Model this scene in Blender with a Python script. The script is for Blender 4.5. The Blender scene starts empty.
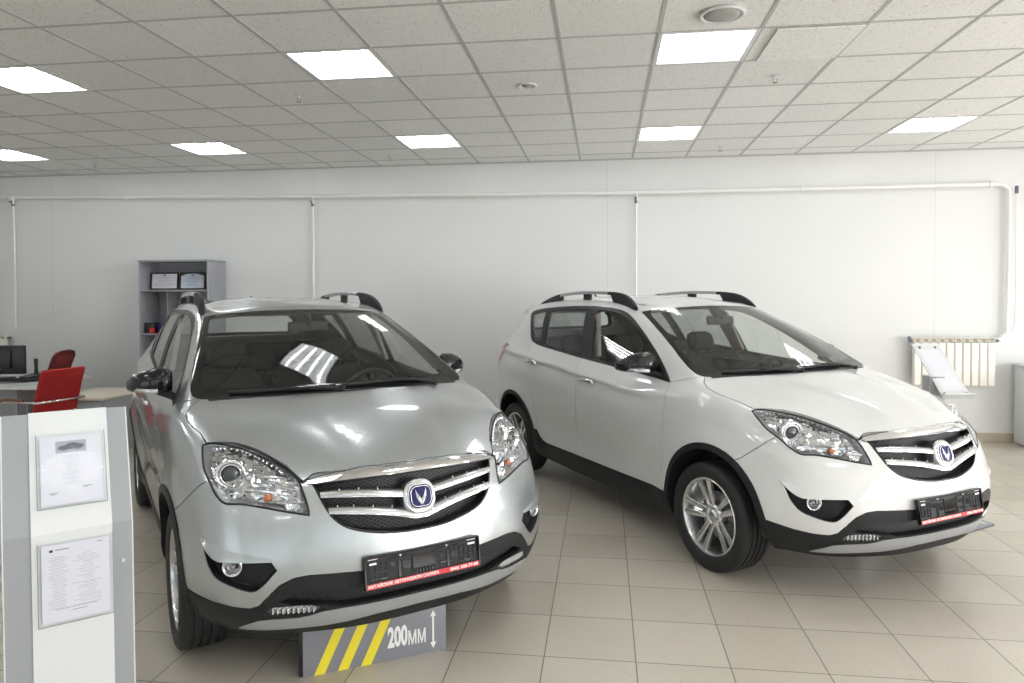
import bpy, bmesh, math, random
from mathutils import Vector, Matrix
from mathutils.bvhtree import BVHTree
from mathutils.geometry import tessellate_polygon
C = bpy.context.scene.collection
PI = math.pi
# ------------------------------------------------------------------ camera
CAMH = 1.625
def make_camera():
    f, cy, yaw, p, r = 700.6, 312.0, .130, .0235, -.004
    cyw, syw = math.cos(yaw), math.sin(yaw); cp, sp = math.cos(p), math.sin(p); cr, sr = math.cos(r), math.sin(r)
    Rz = Matrix(((cyw, syw, 0), (-syw, cyw, 0), (0, 0, 1)))
    Rp = Matrix(((1, 0, 0), (0, cp, -sp), (0, sp, cp)))
    M = Matrix(((1, 0, 0), (0, 0, -1), (0, 1, 0)))
    Rr = Matrix(((cr, -sr, 0), (sr, cr, 0), (0, 0, 1)))
    W2C = Rr @ M @ Rp @ Rz                    # x right, y down, z forward
    D = Matrix(((1, 0, 0), (0, -1, 0), (0, 0, -1)))
    R = (D @ W2C).transposed()
    cd = bpy.data.cameras.new('camera'); co = bpy.data.objects.new('camera', cd); C.objects.link(co)
    co.matrix_world = Matrix.Translation((0, 0, CAMH)) @ R.to_4x4()
    cd.sensor_fit = 'HORIZONTAL'; cd.sensor_width = 36; cd.lens = f/1024*36
    cd.shift_x = 0; cd.shift_y = -(341.5-cy)/1024
    cd.clip_start = .05; cd.clip_end = 200
    bpy.context.scene.camera = co
    return co
CAR_POSE = {'silver': (-1.3373, 3.5707, -.8914), 'white': (1.2979, 4.7142, -.9962)}

# ------------------------------------------------------------------ car skin from a control cage
def cage():
    """half car, y>=0; returns verts dict name->(x,y,z), faces, creases"""
    V = {}; F = []; CR = {}
    cols = ['F0','F1','F2','F3','F4','S0','S1','S2','S3','S4','S5','S6','S7','S8','R4','R3','R2','R1','R0']
    W = {
     'F0': [(.84,0,.26),(.905,0,.34),(.93,0,.45),(.925,0,.58),(.895,0,.72),(.865,0,.82),(.825,0,.905)],
     'F1': [(.83,.23,.26),(.89,.23,.34),(.912,.23,.45),(.908,.23,.58),(.88,.23,.72),(.85,.23,.815),(.805,.23,.90)],
     'F2': [(.775,.43,.26),(.83,.44,.34),(.855,.445,.45),(.852,.445,.58),(.82,.44,.72),(.785,.435,.80),(.735,.43,.868)],
     'F3': [(.69,.60,.26),(.745,.62,.34),(.77,.63,.45),(.765,.635,.58),(.715,.63,.73),(.665,.62,.83),(.595,.60,.905)],
     'F4': [(.57,.70,.26),(.62,.745,.34),(.655,.76,.45),(.65,.765,.59),(.605,.755,.75),(.535,.745,.86),(.44,.705,.95)],
     'S0': [(.42,.76,.26),(.45,.815,.34),(.47,.85,.45),(.45,.85,.60),(.40,.84,.76),(.34,.815,.89),(.27,.768,.988)],
     'S1': [(.06,.80,.24),(.06,.85,.33),(.06,.87,.45),(.06,.878,.60),(.05,.875,.78),(.03,.86,.95),(.0,.795,1.06)],
     'S2': [(-.36,.80,.22),(-.36,.85,.33),(-.36,.855,.45),(-.35,.868,.62),(-.32,.88,.82),(-.25,.865,.99),(-.17,.78,1.105)],
     'S3': [(-.75,.80,.22),(-.75,.855,.33),(-.75,.853,.45),(-.75,.868,.62),(-.75,.885,.82),(-.73,.87,.985),(-.70,.795,1.09)],
     'S4': [(-1.2,.80,.22),(-1.2,.855,.33),(-1.2,.853,.45),(-1.2,.868,.62),(-1.2,.885,.83),(-1.19,.872,1.0),(-1.17,.80,1.112)],
     'S5': [(-1.65,.80,.22),(-1.65,.855,.33),(-1.65,.853,.45),(-1.65,.868,.62),(-1.65,.885,.84),(-1.64,.872,1.02),(-1.62,.80,1.14)],
     'S6': [(-2.08,.80,.23),(-2.08,.855,.33),(-2.08,.855,.45),(-2.08,.87,.62),(-2.08,.887,.85),(-2.08,.872,1.04),(-2.06,.79,1.168)],
     'S7': [(-2.5,.79,.24),(-2.5,.845,.34),(-2.5,.868,.46),(-2.5,.88,.64),(-2.5,.885,.86),(-2.5,.866,1.05),(-2.49,.775,1.198)],
     'S8': [(-2.86,.75,.27),(-2.87,.80,.36),(-2.88,.825,.48),(-2.88,.845,.66),(-2.87,.85,.87),(-2.87,.835,1.06),(-2.85,.745,1.215)],
     'R4': [(-3.09,.65,.28),(-3.15,.71,.37),(-3.17,.735,.48),(-3.18,.745,.66),(-3.17,.745,.87),(-3.13,.725,1.06),(-3.05,.66,1.215)],
     'R3': [(-3.17,.48,.28),(-3.23,.52,.37),(-3.25,.54,.48),(-3.25,.54,.66),(-3.23,.54,.87),(-3.185,.525,1.06),(-3.11,.48,1.215)],
     'R2': [(-3.19,.35,.28),(-3.245,.36,.37),(-3.265,.37,.48),(-3.26,.37,.66),(-3.24,.37,.87),(-3.195,.36,1.06),(-3.125,.34,1.215)],
     'R1': [(-3.2,.18,.28),(-3.255,.18,.37),(-3.275,.18,.48),(-3.27,.18,.66),(-3.25,.18,.87),(-3.205,.18,1.06),(-3.135,.17,1.215)],
     'R0': [(-3.2,0,.28),(-3.258,0,.37),(-3.28,0,.48),(-3.275,0,.66),(-3.252,0,.87),(-3.208,0,1.06),(-3.14,0,1.215)],
    }
    for c in cols:
        for r, p in enumerate(W[c]): V[c, r] = p
    for a, b in zip(cols[:-1], cols[1:]):
        for r in range(6): F.append(((a, r), (b, r), (b, r+1), (a, r+1)))
    # hood: rows 1..3 behind the front edge, columns F0..F3, side edge = S0,S1,S2 tops
    H = {1: [(.50,0,1.024),(.49,.22,1.022),(.43,.43,1.018),(.36,.62,.999)],
         2: [(.22,0,1.085),(.21,.22,1.083),(.17,.43,1.079),(.09,.63,1.067)],
         3: [(-.02,0,1.128),(-.03,.22,1.126),(-.07,.43,1.126),(-.12,.62,1.120)]}
    for i in H:
        for j in range(4): V['H', i, j] = H[i][j]
    def hv(i, j):
        if i == 0: return ('F%d' % j, 6)
        if j == 4: return ('S%d' % (i-1), 6)
        return ('H', i, j)
    for i in range(3):
        for j in range(4): F.append((hv(i, j), hv(i, j+1), hv(i+1, j+1), hv(i+1, j)))
    # windscreen rows
    G1 = [(-.46,0,1.386),(-.47,.20,1.382),(-.49,.40,1.370),(-.53,.57,1.343),(-.565,.682,1.315)]
    G2 = [(-.90,0,1.56),(-.905,.17,1.556),(-.92,.34,1.546),(-.95,.485,1.528),(-.985,.575,1.503)]
    for j in range(5): V['g1', 'F%d' % j] = G1[j]; V['g2', 'F%d' % j] = G2[j]
    S1 = {'S3': (-.95,.705,1.315),'S4': (-1.28,.715,1.35),'S5': (-1.68,.712,1.375),'S6': (-2.1,.70,1.388),'S7': (-2.5,.68,1.392),'S8': (-2.84,.64,1.38),
          'R4': (-3.0,.57,1.36),'R3': (-3.06,.43,1.36),'R2': (-3.08,.31,1.36),'R1': (-3.09,.16,1.36),'R0': (-3.1,0,1.36)}
    S2 = {'S3': (-1.2,.59,1.535),'S4': (-1.48,.597,1.556),'S5': (-1.82,.597,1.566),'S6': (-2.18,.588,1.56),'S7': (-2.52,.57,1.542),'S8': (-2.8,.54,1.515),
          'R4': (-2.95,.49,1.495),'R3': (-3.0,.38,1.51),'R2': (-3.02,.27,1.518),'R1': (-3.03,.14,1.522),'R0': (-3.035,0,1.524)}
    for k in S1: V['g1', k] = S1[k]; V['g2', k] = S2[k]
    def gb(c):    # base vertex of a greenhouse column
        if c[0] == 'F': return hv(3, int(c[1]))
        return (c, 6)
    gc = ['F0','F1','F2','F3','F4','S3','S4','S5','S6','S7','S8','R4','R3','R2','R1','R0']
    for a, b in zip(gc[:-1], gc[1:]):
        F.append((gb(a), gb(b), ('g1', b), ('g1', a)))
        F.append((('g1', a), ('g1', b), ('g2', b), ('g2', a)))
    sc = ['S3','S4','S5','S6','S7','S8']
    zc = {'S3': 1.598,'S4': 1.617,'S5': 1.625,'S6': 1.618,'S7': 1.595,'S8': 1.562}
    ys = [0,.17,.34,.485]
    for c in sc:
        e = S2[c]
        for j in range(4):
            t = ys[j]/e[1]
            V['T', c, j] = (e[0]+.03*(1-t), ys[j], zc[c]-(zc[c]-e[2])*t**2.4)
    def tv(c, j):
        if c == 'A': return ('g2', 'F%d' % j)
        if c == 'Z': return ('g2', 'R%d' % j)
        if j == 4: return ('g2', c)
        return ('T', c, j)
    tc = ['A']+sc+['Z']
    for a, b in zip(tc[:-1], tc[1:]):
        for j in range(4): F.append((tv(a, j), tv(a, j+1), tv(b, j+1), tv(b, j)))
    def cr(a, b, w): CR[a, b] = w
    cr(('S2', 6), ('g1', 'F4'), .45); cr(('g1', 'F4'), ('g2', 'F4'), .45)
    for a, b in zip(cols[4:14], cols[5:15]): cr((a, 6), (b, 6), .15 if a in ('F4', 'S0', 'S1') else .3)
    for j in range(4): cr(hv(3, j), hv(3, j+1), 1.0); cr(('g2', 'F%d' % j), ('g2', 'F%d' % (j+1)), .5)
    for j in range(3): cr(hv(0, j), hv(0, j+1), .35)
    return V, F, CR

def sm(e0, e1, x):
    t = min(1, max(0, (x-e0)/(e1-e0))); return t*t*(3-2*t)
def crease_z(x):      # height of the shoulder line along the side
    return .925 + (-x)*.055 if x > -.6 else .958 + (-.6-x)*.0667
WX = (.06, -2.50); WR = .325
def displace(p):
    x, y, z = p; s = 1 if y >= 0 else -1; a = abs(y)
    if a > .6 and z < 1.3:
        d = 0
        for wx in WX:
            r = math.hypot(x-wx, z-.33)
            if z > .15: d += .024*(1-sm(.40, .56, r))*sm(.1, .35, z)
        # shoulder line: full above, cut under below
        zc = crease_z(x); k = sm(-.35, -.9, x)*(1-sm(-2.95, -3.15, x))
        t = z-zc
        if -.16 < t < .06:
            d += k*(.012*(1-sm(0, .05, t)) if t > 0 else .012 - .026*sm(0, -.012, t)*(1-sm(-.03, -.16, t)) - .012*sm(-.03,-.16,t) )
        # hollow low on the doors
        d -= .012*math.exp(-((z-.56)/.10)**2)*sm(-.45, -.7, x)*(1-sm(-1.9, -2.1, x))
        y = s*(a + d*sm(.6, .78, a))
    # hood: raised centre panel bounded by two creases
    if x > -.15 and z > .85 and a < .72:
        ye = .345-.165*min(1, max(0, x/.8))
        z += .012*sm(ye+.055, ye-.035, a)*sm(-.06, .10, x)*sm(.84, .62, x)
    return (x, y, z)

def build_skin(level=3, iters=14):
    V, F, CR = cage()
    names = list(V); idx = {}; co = []
    for n in names:
        idx[n] = len(co); co.append(Vector(V[n]))
    mir = {}
    for n in names:
        if V[n][1] == 0: mir[n] = idx[n]
        else: mir[n] = len(co); co.append(Vector((V[n][0], -V[n][1], V[n][2])))
    faces = [[idx[n] for n in f] for f in F] + [[mir[n] for n in reversed(f)] for f in F]
    tgt = [c.copy() for c in co]
    me = bpy.data.meshes.new('cage'); me.from_pydata([tuple(c) for c in co], [], faces); me.update()
    ob = bpy.data.objects.new('cage', me); C.objects.link(ob)
    at = me.attributes.new('crease_edge', 'FLOAT', 'EDGE')
    ek = {tuple(sorted(e.vertices)): e.index for e in me.edges}
    for (a, b), w in CR.items():
        for m in (idx, mir):
            k = tuple(sorted((m[a], m[b])))
            if k in ek: at.data[ek[k]].value = w
    md = ob.modifiers.new('s', 'SUBSURF'); md.levels = 2; md.render_levels = 2; md.boundary_smooth = 'PRESERVE_CORNERS'
    for it in range(iters):
        dg = bpy.context.evaluated_depsgraph_get(); e = ob.evaluated_get(dg); m = e.to_mesh()
        n = len(co); err = 0
        for i in range(n):
            d = tgt[i]-m.vertices[i].co; err = max(err, d.length)
            co[i] = co[i]+d*.9
        e.to_mesh_clear()
        for i in range(n): me.vertices[i].co = co[i]
        me.update(); ob.update_tag()
    md.levels = level; ob.update_tag()
    dg = bpy.context.evaluated_depsgraph_get(); m = ob.evaluated_get(dg).to_mesh()
    P = [displace(v.co) for v in m.vertices]; FF = [list(p.vertices) for p in m.polygons]
    bpy.data.objects.remove(ob)
    s = bpy.data.meshes.new('skin'); s.from_pydata(P, [], FF)
    for p in s.polygons: p.use_smooth = True
    s.update()
    # outward orientation
    bm = bmesh.new(); bm.from_mesh(s); bmesh.ops.recalc_face_normals(bm, faces=bm.faces)
    bm.faces.ensure_lookup_table()
    c = max(bm.faces, key=lambda f: f.calc_center_median().z)
    if c.normal.z < 0: bmesh.ops.reverse_faces(bm, faces=bm.faces)
    bm.to_mesh(s); bm.free(); s.update()
    return s
# ------------------------------------------------------------------ small helpers
def smooth(pts, n=4, closed=False, corners=()):
    """Catmull-Rom through pts (any dimension); listed indices stay corners"""
    pts = [Vector(p) for p in pts]; N = len(pts); out = []
    rng = range(N if closed else N-1)
    for i in rng:
        p1, p2 = pts[i], pts[(i+1) % N]
        p0 = pts[i-1] if (closed or i > 0) and i not in corners else p1*2-p2
        j = (i+1) % N
        p3 = pts[(i+2) % N] if (closed or i+2 < N) and j not in corners else p2*2-p1
        for k in range(n):
            t = k/n
            out.append(.5*((2*p1)+(p2-p0)*t+(2*p0-5*p1+4*p2-p3)*t*t+(3*p1-p0-3*p2+p3)*t**3))
    if not closed: out.append(pts[-1].copy())
    return out

def obj(name, me, mats, parent=None, kind=None):
    if isinstance(me, bmesh.types.BMesh):
        m = bpy.data.meshes.new(name); me.to_mesh(m); me.free(); me = m
    if not isinstance(mats, (list, tuple)): mats = [mats]
    if not me.materials:
        for x in mats: me.materials.append(x)
    o = bpy.data.objects.new(name, me); C.objects.link(o)
    if parent: o.parent = parent
    if kind: o['kind'] = kind
    return o
def tag(o, label, cat, group=None):
    o['label'] = label; o['category'] = cat
    if group: o['group'] = group
    return o
def empty(name, loc=(0, 0, 0), rz=0):
    o = bpy.data.objects.new(name, None); C.objects.link(o); o.location = loc; o.rotation_euler = (0, 0, rz)
    o.empty_display_size = .1
    return o
def copy_tree(o, parent=None):
    c = o.copy(); C.objects.link(c)
    if parent: c.parent = parent
    for ch in list(o.children): copy_tree(ch, c)
    return c
def shade(bm, s=True):
    for f in bm.faces: f.smooth = s
def sharp(bm, deg=35):
    """smooth faces, sharp edges above an angle"""
    for f in bm.faces: f.smooth = True
    for e in bm.edges:
        if len(e.link_faces) == 2 and e.calc_face_angle(0) > math.radians(deg): e.smooth = False
        elif len(e.link_faces) != 2: e.smooth = False
    return bm
def add_box(bm, c, s, bev=0, rot=None, mat=0, seg=2):
    r = bmesh.ops.create_cube(bm, size=1); vs = r['verts']
    M = Matrix.Translation(c) @ (rot.to_4x4() if rot else Matrix.Identity(4)) @ Matrix.Diagonal((s[0], s[1], s[2], 1))
    bmesh.ops.transform(bm, matrix=M, verts=vs)
    fs = set(f for v in vs for f in v.link_faces)
    for f in fs: f.material_index = mat
    if bev > 0:
        es = list(set(e for v in vs for e in v.link_edges))
        g = bmesh.ops.bevel(bm, geom=es, offset=min(bev, min(s)*.45), segments=seg, affect='EDGES', profile=.5)
        for f in g['faces']: f.material_index = mat
    return bm
def box(c, s, bev=.004, rot=None, seg=2):
    return sharp(add_box(bmesh.new(), c, s, bev, rot, 0, seg))
def add_cyl(bm, p0, p1, r0, r1=None, n=16, cap=True, mat=0):
    p0, p1 = Vector(p0), Vector(p1); r1 = r0 if r1 is None else r1
    d = (p1-p0).normalized(); u = d.orthogonal().normalized(); v = d.cross(u)
    a = [bm.verts.new(p0+(u*math.cos(2*PI*k/n)+v*math.sin(2*PI*k/n))*r0) for k in range(n)]
    b = [bm.verts.new(p1+(u*math.cos(2*PI*k/n)+v*math.sin(2*PI*k/n))*r1) for k in range(n)]
    for k in range(n): bm.faces.new((a[k], a[(k+1) % n], b[(k+1) % n], b[k])).material_index = mat
    if cap: bm.faces.new(a[::-1]).material_index = mat; bm.faces.new(b).material_index = mat
    return bm
def add_tube(bm, pts, r, n=8, cap=True, mat=0):
    pts = [Vector(p) for p in pts]; rings = []; u = None
    for i, p in enumerate(pts):
        d = (pts[min(i+1, len(pts)-1)]-pts[max(i-1, 0)]).normalized()
        u = d.orthogonal().normalized() if u is None else (u-d*u.dot(d)).normalized()
        v = d.cross(u); rr = r[i] if isinstance(r, (list, tuple)) else r
        rings.append([bm.verts.new(p+(u*math.cos(2*PI*k/n)+v*math.sin(2*PI*k/n))*rr) for k in range(n)])
    for a, b in zip(rings[:-1], rings[1:]):
        for k in range(n): bm.faces.new((a[k], a[(k+1) % n], b[(k+1) % n], b[k])).material_index = mat
    if cap: bm.faces.new(rings[0][::-1]).material_index = mat; bm.faces.new(rings[-1]).material_index = mat
    return bm
def add_loft(bm, rings, cap=True, closed=True, mat=0):
    R = [[bm.verts.new(p) for p in r] for r in rings]; n = len(R[0])
    for a, b in zip(R[:-1], R[1:]):
        for k in range(n if closed else n-1):
            f = bm.faces.new((a[k], a[(k+1) % n], b[(k+1) % n], b[k])); f.material_index = mat
    if cap and closed:
        bm.faces.new(R[0][::-1]).material_index = mat; bm.faces.new(R[-1]).material_index = mat
    return R
def add_lathe(bm, prof, n=64, axis='Y', mat=0, closed=False):
    """prof list of (radius, along)"""
    rings = []
    for k in range(n):
        a = 2*PI*k/n
        rings.append([bm.verts.new((r*math.cos(a), h, r*math.sin(a)) if axis == 'Y' else (r*math.cos(a), r*math.sin(a), h)) for r, h in prof])
    m = len(prof)
    for k in range(n):
        a, b = rings[k], rings[(k+1) % n]
        for i in range(m if closed else m-1):
            j = (i+1) % m
            try: bm.faces.new((a[i], b[i], b[j], a[j])).material_index = mat
            except ValueError: pass
    return bm
def add_prism(bm, pts2, f, t0, t1, mat=0):
    """polygon pts2 mapped by f(u, v, t) and extruded between t0 and t1"""
    a = [bm.verts.new(f(u, v, t0)) for u, v in pts2]; b = [bm.verts.new(f(u, v, t1)) for u, v in pts2]
    n = len(a)
    for k in range(n): bm.faces.new((a[k], a[(k+1) % n], b[(k+1) % n], b[k])).material_index = mat
    bm.faces.new(a[::-1]).material_index = mat; bm.faces.new(b).material_index = mat
    return bm
def fix(bm):
    bmesh.ops.recalc_face_normals(bm, faces=bm.faces); return bm
def rrect(w, h, r, n=5, cx=0, cy=0):
    out = []
    for sx, sy, a0 in ((1, 1, 0), (-1, 1, 90), (-1, -1, 180), (1, -1, 270)):
        for k in range(n+1):
            a = math.radians(a0+90*k/n)
            out.append((cx+sx*(w/2-r)+r*math.cos(a), cy+sy*(h/2-r)+r*math.sin(a)))
    return out
def text_mesh(s, size, depth=.0008, bold=0):
    cu = bpy.data.curves.new('t', 'FONT'); cu.body = s; cu.size = size; cu.extrude = depth; cu.align_x = 'CENTER'; cu.align_y = 'CENTER'
    cu.offset = bold; cu.resolution_u = 3
    o = bpy.data.objects.new('t', cu); C.objects.link(o)
    dg = bpy.context.evaluated_depsgraph_get(); m = bpy.data.meshes.new_from_object(o.evaluated_get(dg))
    bpy.data.objects.remove(o); m.materials.clear()
    return m

# ------------------------------------------------------------------ materials
def mat(name, col, rough=.5, metal=0, coat=0, coat_r=.03, spec=.5, bump=None, emis=None):
    m = bpy.data.materials.new(name); m.use_nodes = True; nt = m.node_tree; b = nt.nodes['Principled BSDF']
    b.inputs['Base Color'].default_value = (*col, 1); b.inputs['Roughness'].default_value = rough
    b.inputs['Metallic'].default_value = metal; b.inputs['Coat Weight'].default_value = coat
    b.inputs['Coat Roughness'].default_value = coat_r; b.inputs['Specular IOR Level'].default_value = spec
    if emis: b.inputs['Emission Color'].default_value = (*emis[0], 1); b.inputs['Emission Strength'].default_value = emis[1]
    if bump:
        t = nt.nodes.new('ShaderNodeTexNoise'); t.inputs['Scale'].default_value = bump[0]
        c = nt.nodes.new('ShaderNodeTexCoord'); nt.links.new(c.outputs['Object'], t.inputs['Vector'])
        bp = nt.nodes.new('ShaderNodeBump'); bp.inputs['Strength'].default_value = bump[1]; bp.inputs['Distance'].default_value = .002
        nt.links.new(t.outputs['Fac'], bp.inputs['Height']); nt.links.new(bp.outputs['Normal'], b.inputs['Normal'])
    return m
def glass_mat(name, tint, ior=1.5, rough=.0, gain=1.0):
    """a thin pane: tinted see-through plus mirror reflection by Fresnel"""
    m = bpy.data.materials.new(name); m.use_nodes = True; nt = m.node_tree; nt.nodes.clear()
    o = nt.nodes.new('ShaderNodeOutputMaterial'); mx = nt.nodes.new('ShaderNodeMixShader')
    t = nt.nodes.new('ShaderNodeBsdfTransparent'); t.inputs[0].default_value = (*tint, 1)
    g = nt.nodes.new('ShaderNodeBsdfGlossy'); g.inputs['Roughness'].default_value = rough; g.inputs[0].default_value = (1, 1, 1, 1)
    ge = nt.nodes.new('ShaderNodeNewGeometry'); dp = nt.nodes.new('ShaderNodeVectorMath'); dp.operation = 'DOT_PRODUCT'
    nt.links.new(ge.outputs['Incoming'], dp.inputs[0]); nt.links.new(ge.outputs['Normal'], dp.inputs[1])
    def mm(op, a, b):
        n = nt.nodes.new('ShaderNodeMath'); n.operation = op; n.use_clamp = op == 'ADD'
        for i, v in enumerate((a, b)):
            if isinstance(v, (int, float)): n.inputs[i].default_value = v
            else: nt.links.new(v, n.inputs[i])
        return n.outputs[0]
    f0 = ((ior-1)/(ior+1))**2*gain
    c = mm('ABSOLUTE', dp.outputs['Value'], 0); r5 = mm('POWER', mm('SUBTRACT', 1, c), 5)
    nt.links.new(mm('ADD', mm('MULTIPLY', r5, (1-f0)), f0), mx.inputs[0])
    nt.links.new(t.outputs[0], mx.inputs[1]); nt.links.new(g.outputs[0], mx.inputs[2]); nt.links.new(mx.outputs[0], o.inputs[0])
    return m
M = {}
def make_materials():
    M['white'] = mat('white_paint', (.68, .685, .68), .35, 0, 1, .02)
    M['silver'] = mat('silver_paint', (.455, .48, .485), .32, .75, 1, .02)
    M['plastic'] = mat('black_plastic', (.016, .016, .018), .5, spec=.3, bump=(900, .15))
    M['gloss_black'] = mat('gloss_black', (.008, .008, .009), .06, 0)
    M['rubber_seal'] = mat('rubber_seal', (.012, .012, .012), .55)
    M['rubber'] = mat('tyre_rubber', (.016, .016, .017), .62, bump=(300, .2))
    M['chrome'] = mat('chrome', (.78, .78, .79), .06, 1)
    M['satin'] = mat('satin_silver', (.56, .57, .58), .25, .9)
    M['lip'] = mat('silver_plastic', (.42, .43, .45), .42, .5)
    M['alloy'] = mat('alloy_wheel', (.74, .75, .76), .25, .9, .5)
    M['steel'] = mat('brake_steel', (.30, .29, .28), .35, 1)
    M['glass'] = glass_mat('window_glass', (.84, .87, .85), 1.52, gain=1.6)
    M['privacy'] = glass_mat('tinted_glass', (.42, .44, .44), 1.52, gain=1.6)
    M['lens'] = glass_mat('lamp_lens', (.93, .94, .95), 1.45)
    M['bucket'] = mat('lamp_reflector', (.80, .81, .83), .24, .7)
    M['bucket2'] = mat('lamp_inner_trim', (.50, .51, .53), .28, .7)
    M['projector'] = mat('projector_glass', (.05, .055, .06), .03, 0, 1, .01)
    M['amber'] = mat('amber_bulb', (.75, .22, .05), .25, 0, .6)
    M['red_lens'] = mat('red_lens', (.45, .012, .012), .15, 0, 1)
    M['cabin'] = mat('cabin_dark', (.022, .019, .018), .7)
    M['seat'] = mat('seat_cloth', (.020, .017, .016), .9, bump=(700, .4))
    M['lining'] = mat('headlining', (.30, .27, .245), .9)
    M['blue'] = mat('badge_blue', (.010, .012, .10), .45, spec=.3)
    M['frame'] = mat('window_frame_black', (.010, .010, .011), .38, spec=.25)
    M['red'] = mat('red_strip', (.62, .018, .022), .4)
    M['white_ink'] = mat('white_ink', (.85, .85, .85), .5)
    M['net'] = mat('grille_net_plastic', (.026, .026, .03), .4)
    M['under'] = mat('underbody', (.012, .012, .012), .8)
# ------------------------------------------------------------------ the car
class Cutter:
    def __init__(s, skin):
        s.skin = skin
        s.vn = [v.normal.copy() for v in skin.vertices]
        s.polys = [list(p.vertices) for p in skin.polygons]
        s.co = [v.co.copy() for v in skin.vertices]
        s.bvh = BVHTree.FromPolygons(s.co, s.polys)
        s.bm = bmesh.new(); s.bm.from_mesh(skin); s.reg = s.bm.faces.layers.int.new('reg')
    def normal(s, p):
        loc, n, i, d = s.bvh.find_nearest(p)
        if i is None: return Vector((0, 0, 1))
        q = s.polys[i]; ws = []; 
        for v in q: ws.append(1/(max(1e-6, (s.co[v]-loc).length)**1.0))
        # inverse bilinear on the quad for smooth interpolation
        if len(q) == 4:
            a, b, c, d4 = [s.co[v] for v in q]; u = v = .5
            e1 = (b-a); e2 = (d4-a)
            for _ in range(6):
                P = a*(1-u)*(1-v)+b*u*(1-v)+c*u*v+d4*(1-u)*v; r = loc-P
                du = (b-a)*(1-v)+(c-d4)*v; dv = (d4-a)*(1-u)+(c-b)*u
                A = du.dot(du); B = du.dot(dv); D = dv.dot(dv); det = A*D-B*B
                if abs(det) < 1e-14: break
                ru, rv = r.dot(du), r.dot(dv)
                u += (ru*D-rv*B)/det; v += (rv*A-ru*B)/det
                u = min(1.02, max(-.02, u)); v = min(1.02, max(-.02, v))
            n = s.vn[q[0]]*(1-u)*(1-v)+s.vn[q[1]]*u*(1-v)+s.vn[q[2]]*u*v+s.vn[q[3]]*(1-u)*v
            return n.normalized()
        return n
    def hit(s, o, d):
        return s.bvh.ray_cast(Vector(o), Vector(d).normalized())[0]
    def fx(s, y, z):         # front surface x at (y, z)
        h = s.hit((2, y, z), (-1, 0, 0)); return h.x if h else .9
    def side(s, x, z, sy=1):
        h = s.hit((x, 2*sy, z), (0, -sy, 0)); return h
    def snap(s, p):
        return s.bvh.find_nearest(Vector(p))[0]
    def cut(s, pts, d, reg=None, only=None, pred=None, closed=True):
        bm = s.bm; d = Vector(d).normalized(); u = d.orthogonal().normalized(); v = d.cross(u)
        pts = [Vector(p) for p in pts]; P2 = [(p.dot(u), p.dot(v)) for p in pts]; n = len(pts)
        x0 = min(p[0] for p in P2)-.002; x1 = max(p[0] for p in P2)+.002; y0 = min(p[1] for p in P2)-.002; y1 = max(p[1] for p in P2)+.002
        def bb(f):
            a = [w.co.dot(u) for w in f.verts]; b = [w.co.dot(v) for w in f.verts]
            return min(a), max(a), min(b), max(b)
        cand = {}
        for f in bm.faces:
            if f.normal.dot(d) < .03: continue
            if only is not None and f[s.reg] not in only: continue
            c = f.calc_center_median()
            if pred and not pred(c): continue
            b = bb(f)
            if b[1] < x0 or b[0] > x1 or b[3] < y0 or b[2] > y1: continue
            cand[f] = b
        for i in range(n if closed else n-1):
            a, b = P2[i], P2[(i+1) % n]
            if (a[0]-b[0])**2+(a[1]-b[1])**2 < 1e-10: continue
            sx0, sx1 = min(a[0], b[0])-1e-4, max(a[0], b[0])+1e-4; sy0, sy1 = min(a[1], b[1])-1e-4, max(a[1], b[1])+1e-4
            sub = [f for f, q in cand.items() if not (q[1] < sx0 or q[0] > sx1 or q[3] < sy0 or q[2] > sy1)]
            if not sub: continue
            no = d.cross(pts[(i+1) % n]-pts[i])
            if no.length < 1e-9: continue
            geom = set(sub)
            for f in sub: geom.update(f.edges); geom.update(f.verts)
            for f in sub: del cand[f]
            r = bmesh.ops.bisect_plane(bm, geom=list(geom), dist=2e-4, plane_co=pts[i], plane_no=no.normalized())
            for g in r['geom']:
                if isinstance(g, bmesh.types.BMFace) and g.is_valid and g.normal.dot(d) > .03 or (isinstance(g, bmesh.types.BMFace) and g.calc_area() < 1e-7): cand[g] = bb(g)
        if reg is not None:
            k = 0
            for f in cand:
                if not f.is_valid: continue
                c = f.calc_center_median()
                if inside(c.dot(u), c.dot(v), P2): f[s.reg] = reg; k += 1
            return k
    def extract(s, reg, pred=None):
        """a new bmesh with the faces of a region"""
        out = bmesh.new(); vm = {}; lay = out.faces.layers.int.new('skin')
        for f in s.bm.faces:
            if f[s.reg] != reg: continue
            if pred and not pred(f.calc_center_median()): continue
            vs = []
            for v in f.verts:
                if v not in vm: vm[v] = out.verts.new(v.co)
                vs.append(vm[v])
            try: g = out.faces.new(vs)
            except ValueError: continue
            g[lay] = 1; g.smooth = True
        return out
def inside(x, y, P):
    c = False; n = len(P); j = n-1
    for i in range(n):
        if (P[i][1] > y) != (P[j][1] > y) and x < (P[j][0]-P[i][0])*(y-P[i][1])/(P[j][1]-P[i][1])+P[i][0]: c = not c
        j = i
    return c
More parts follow.
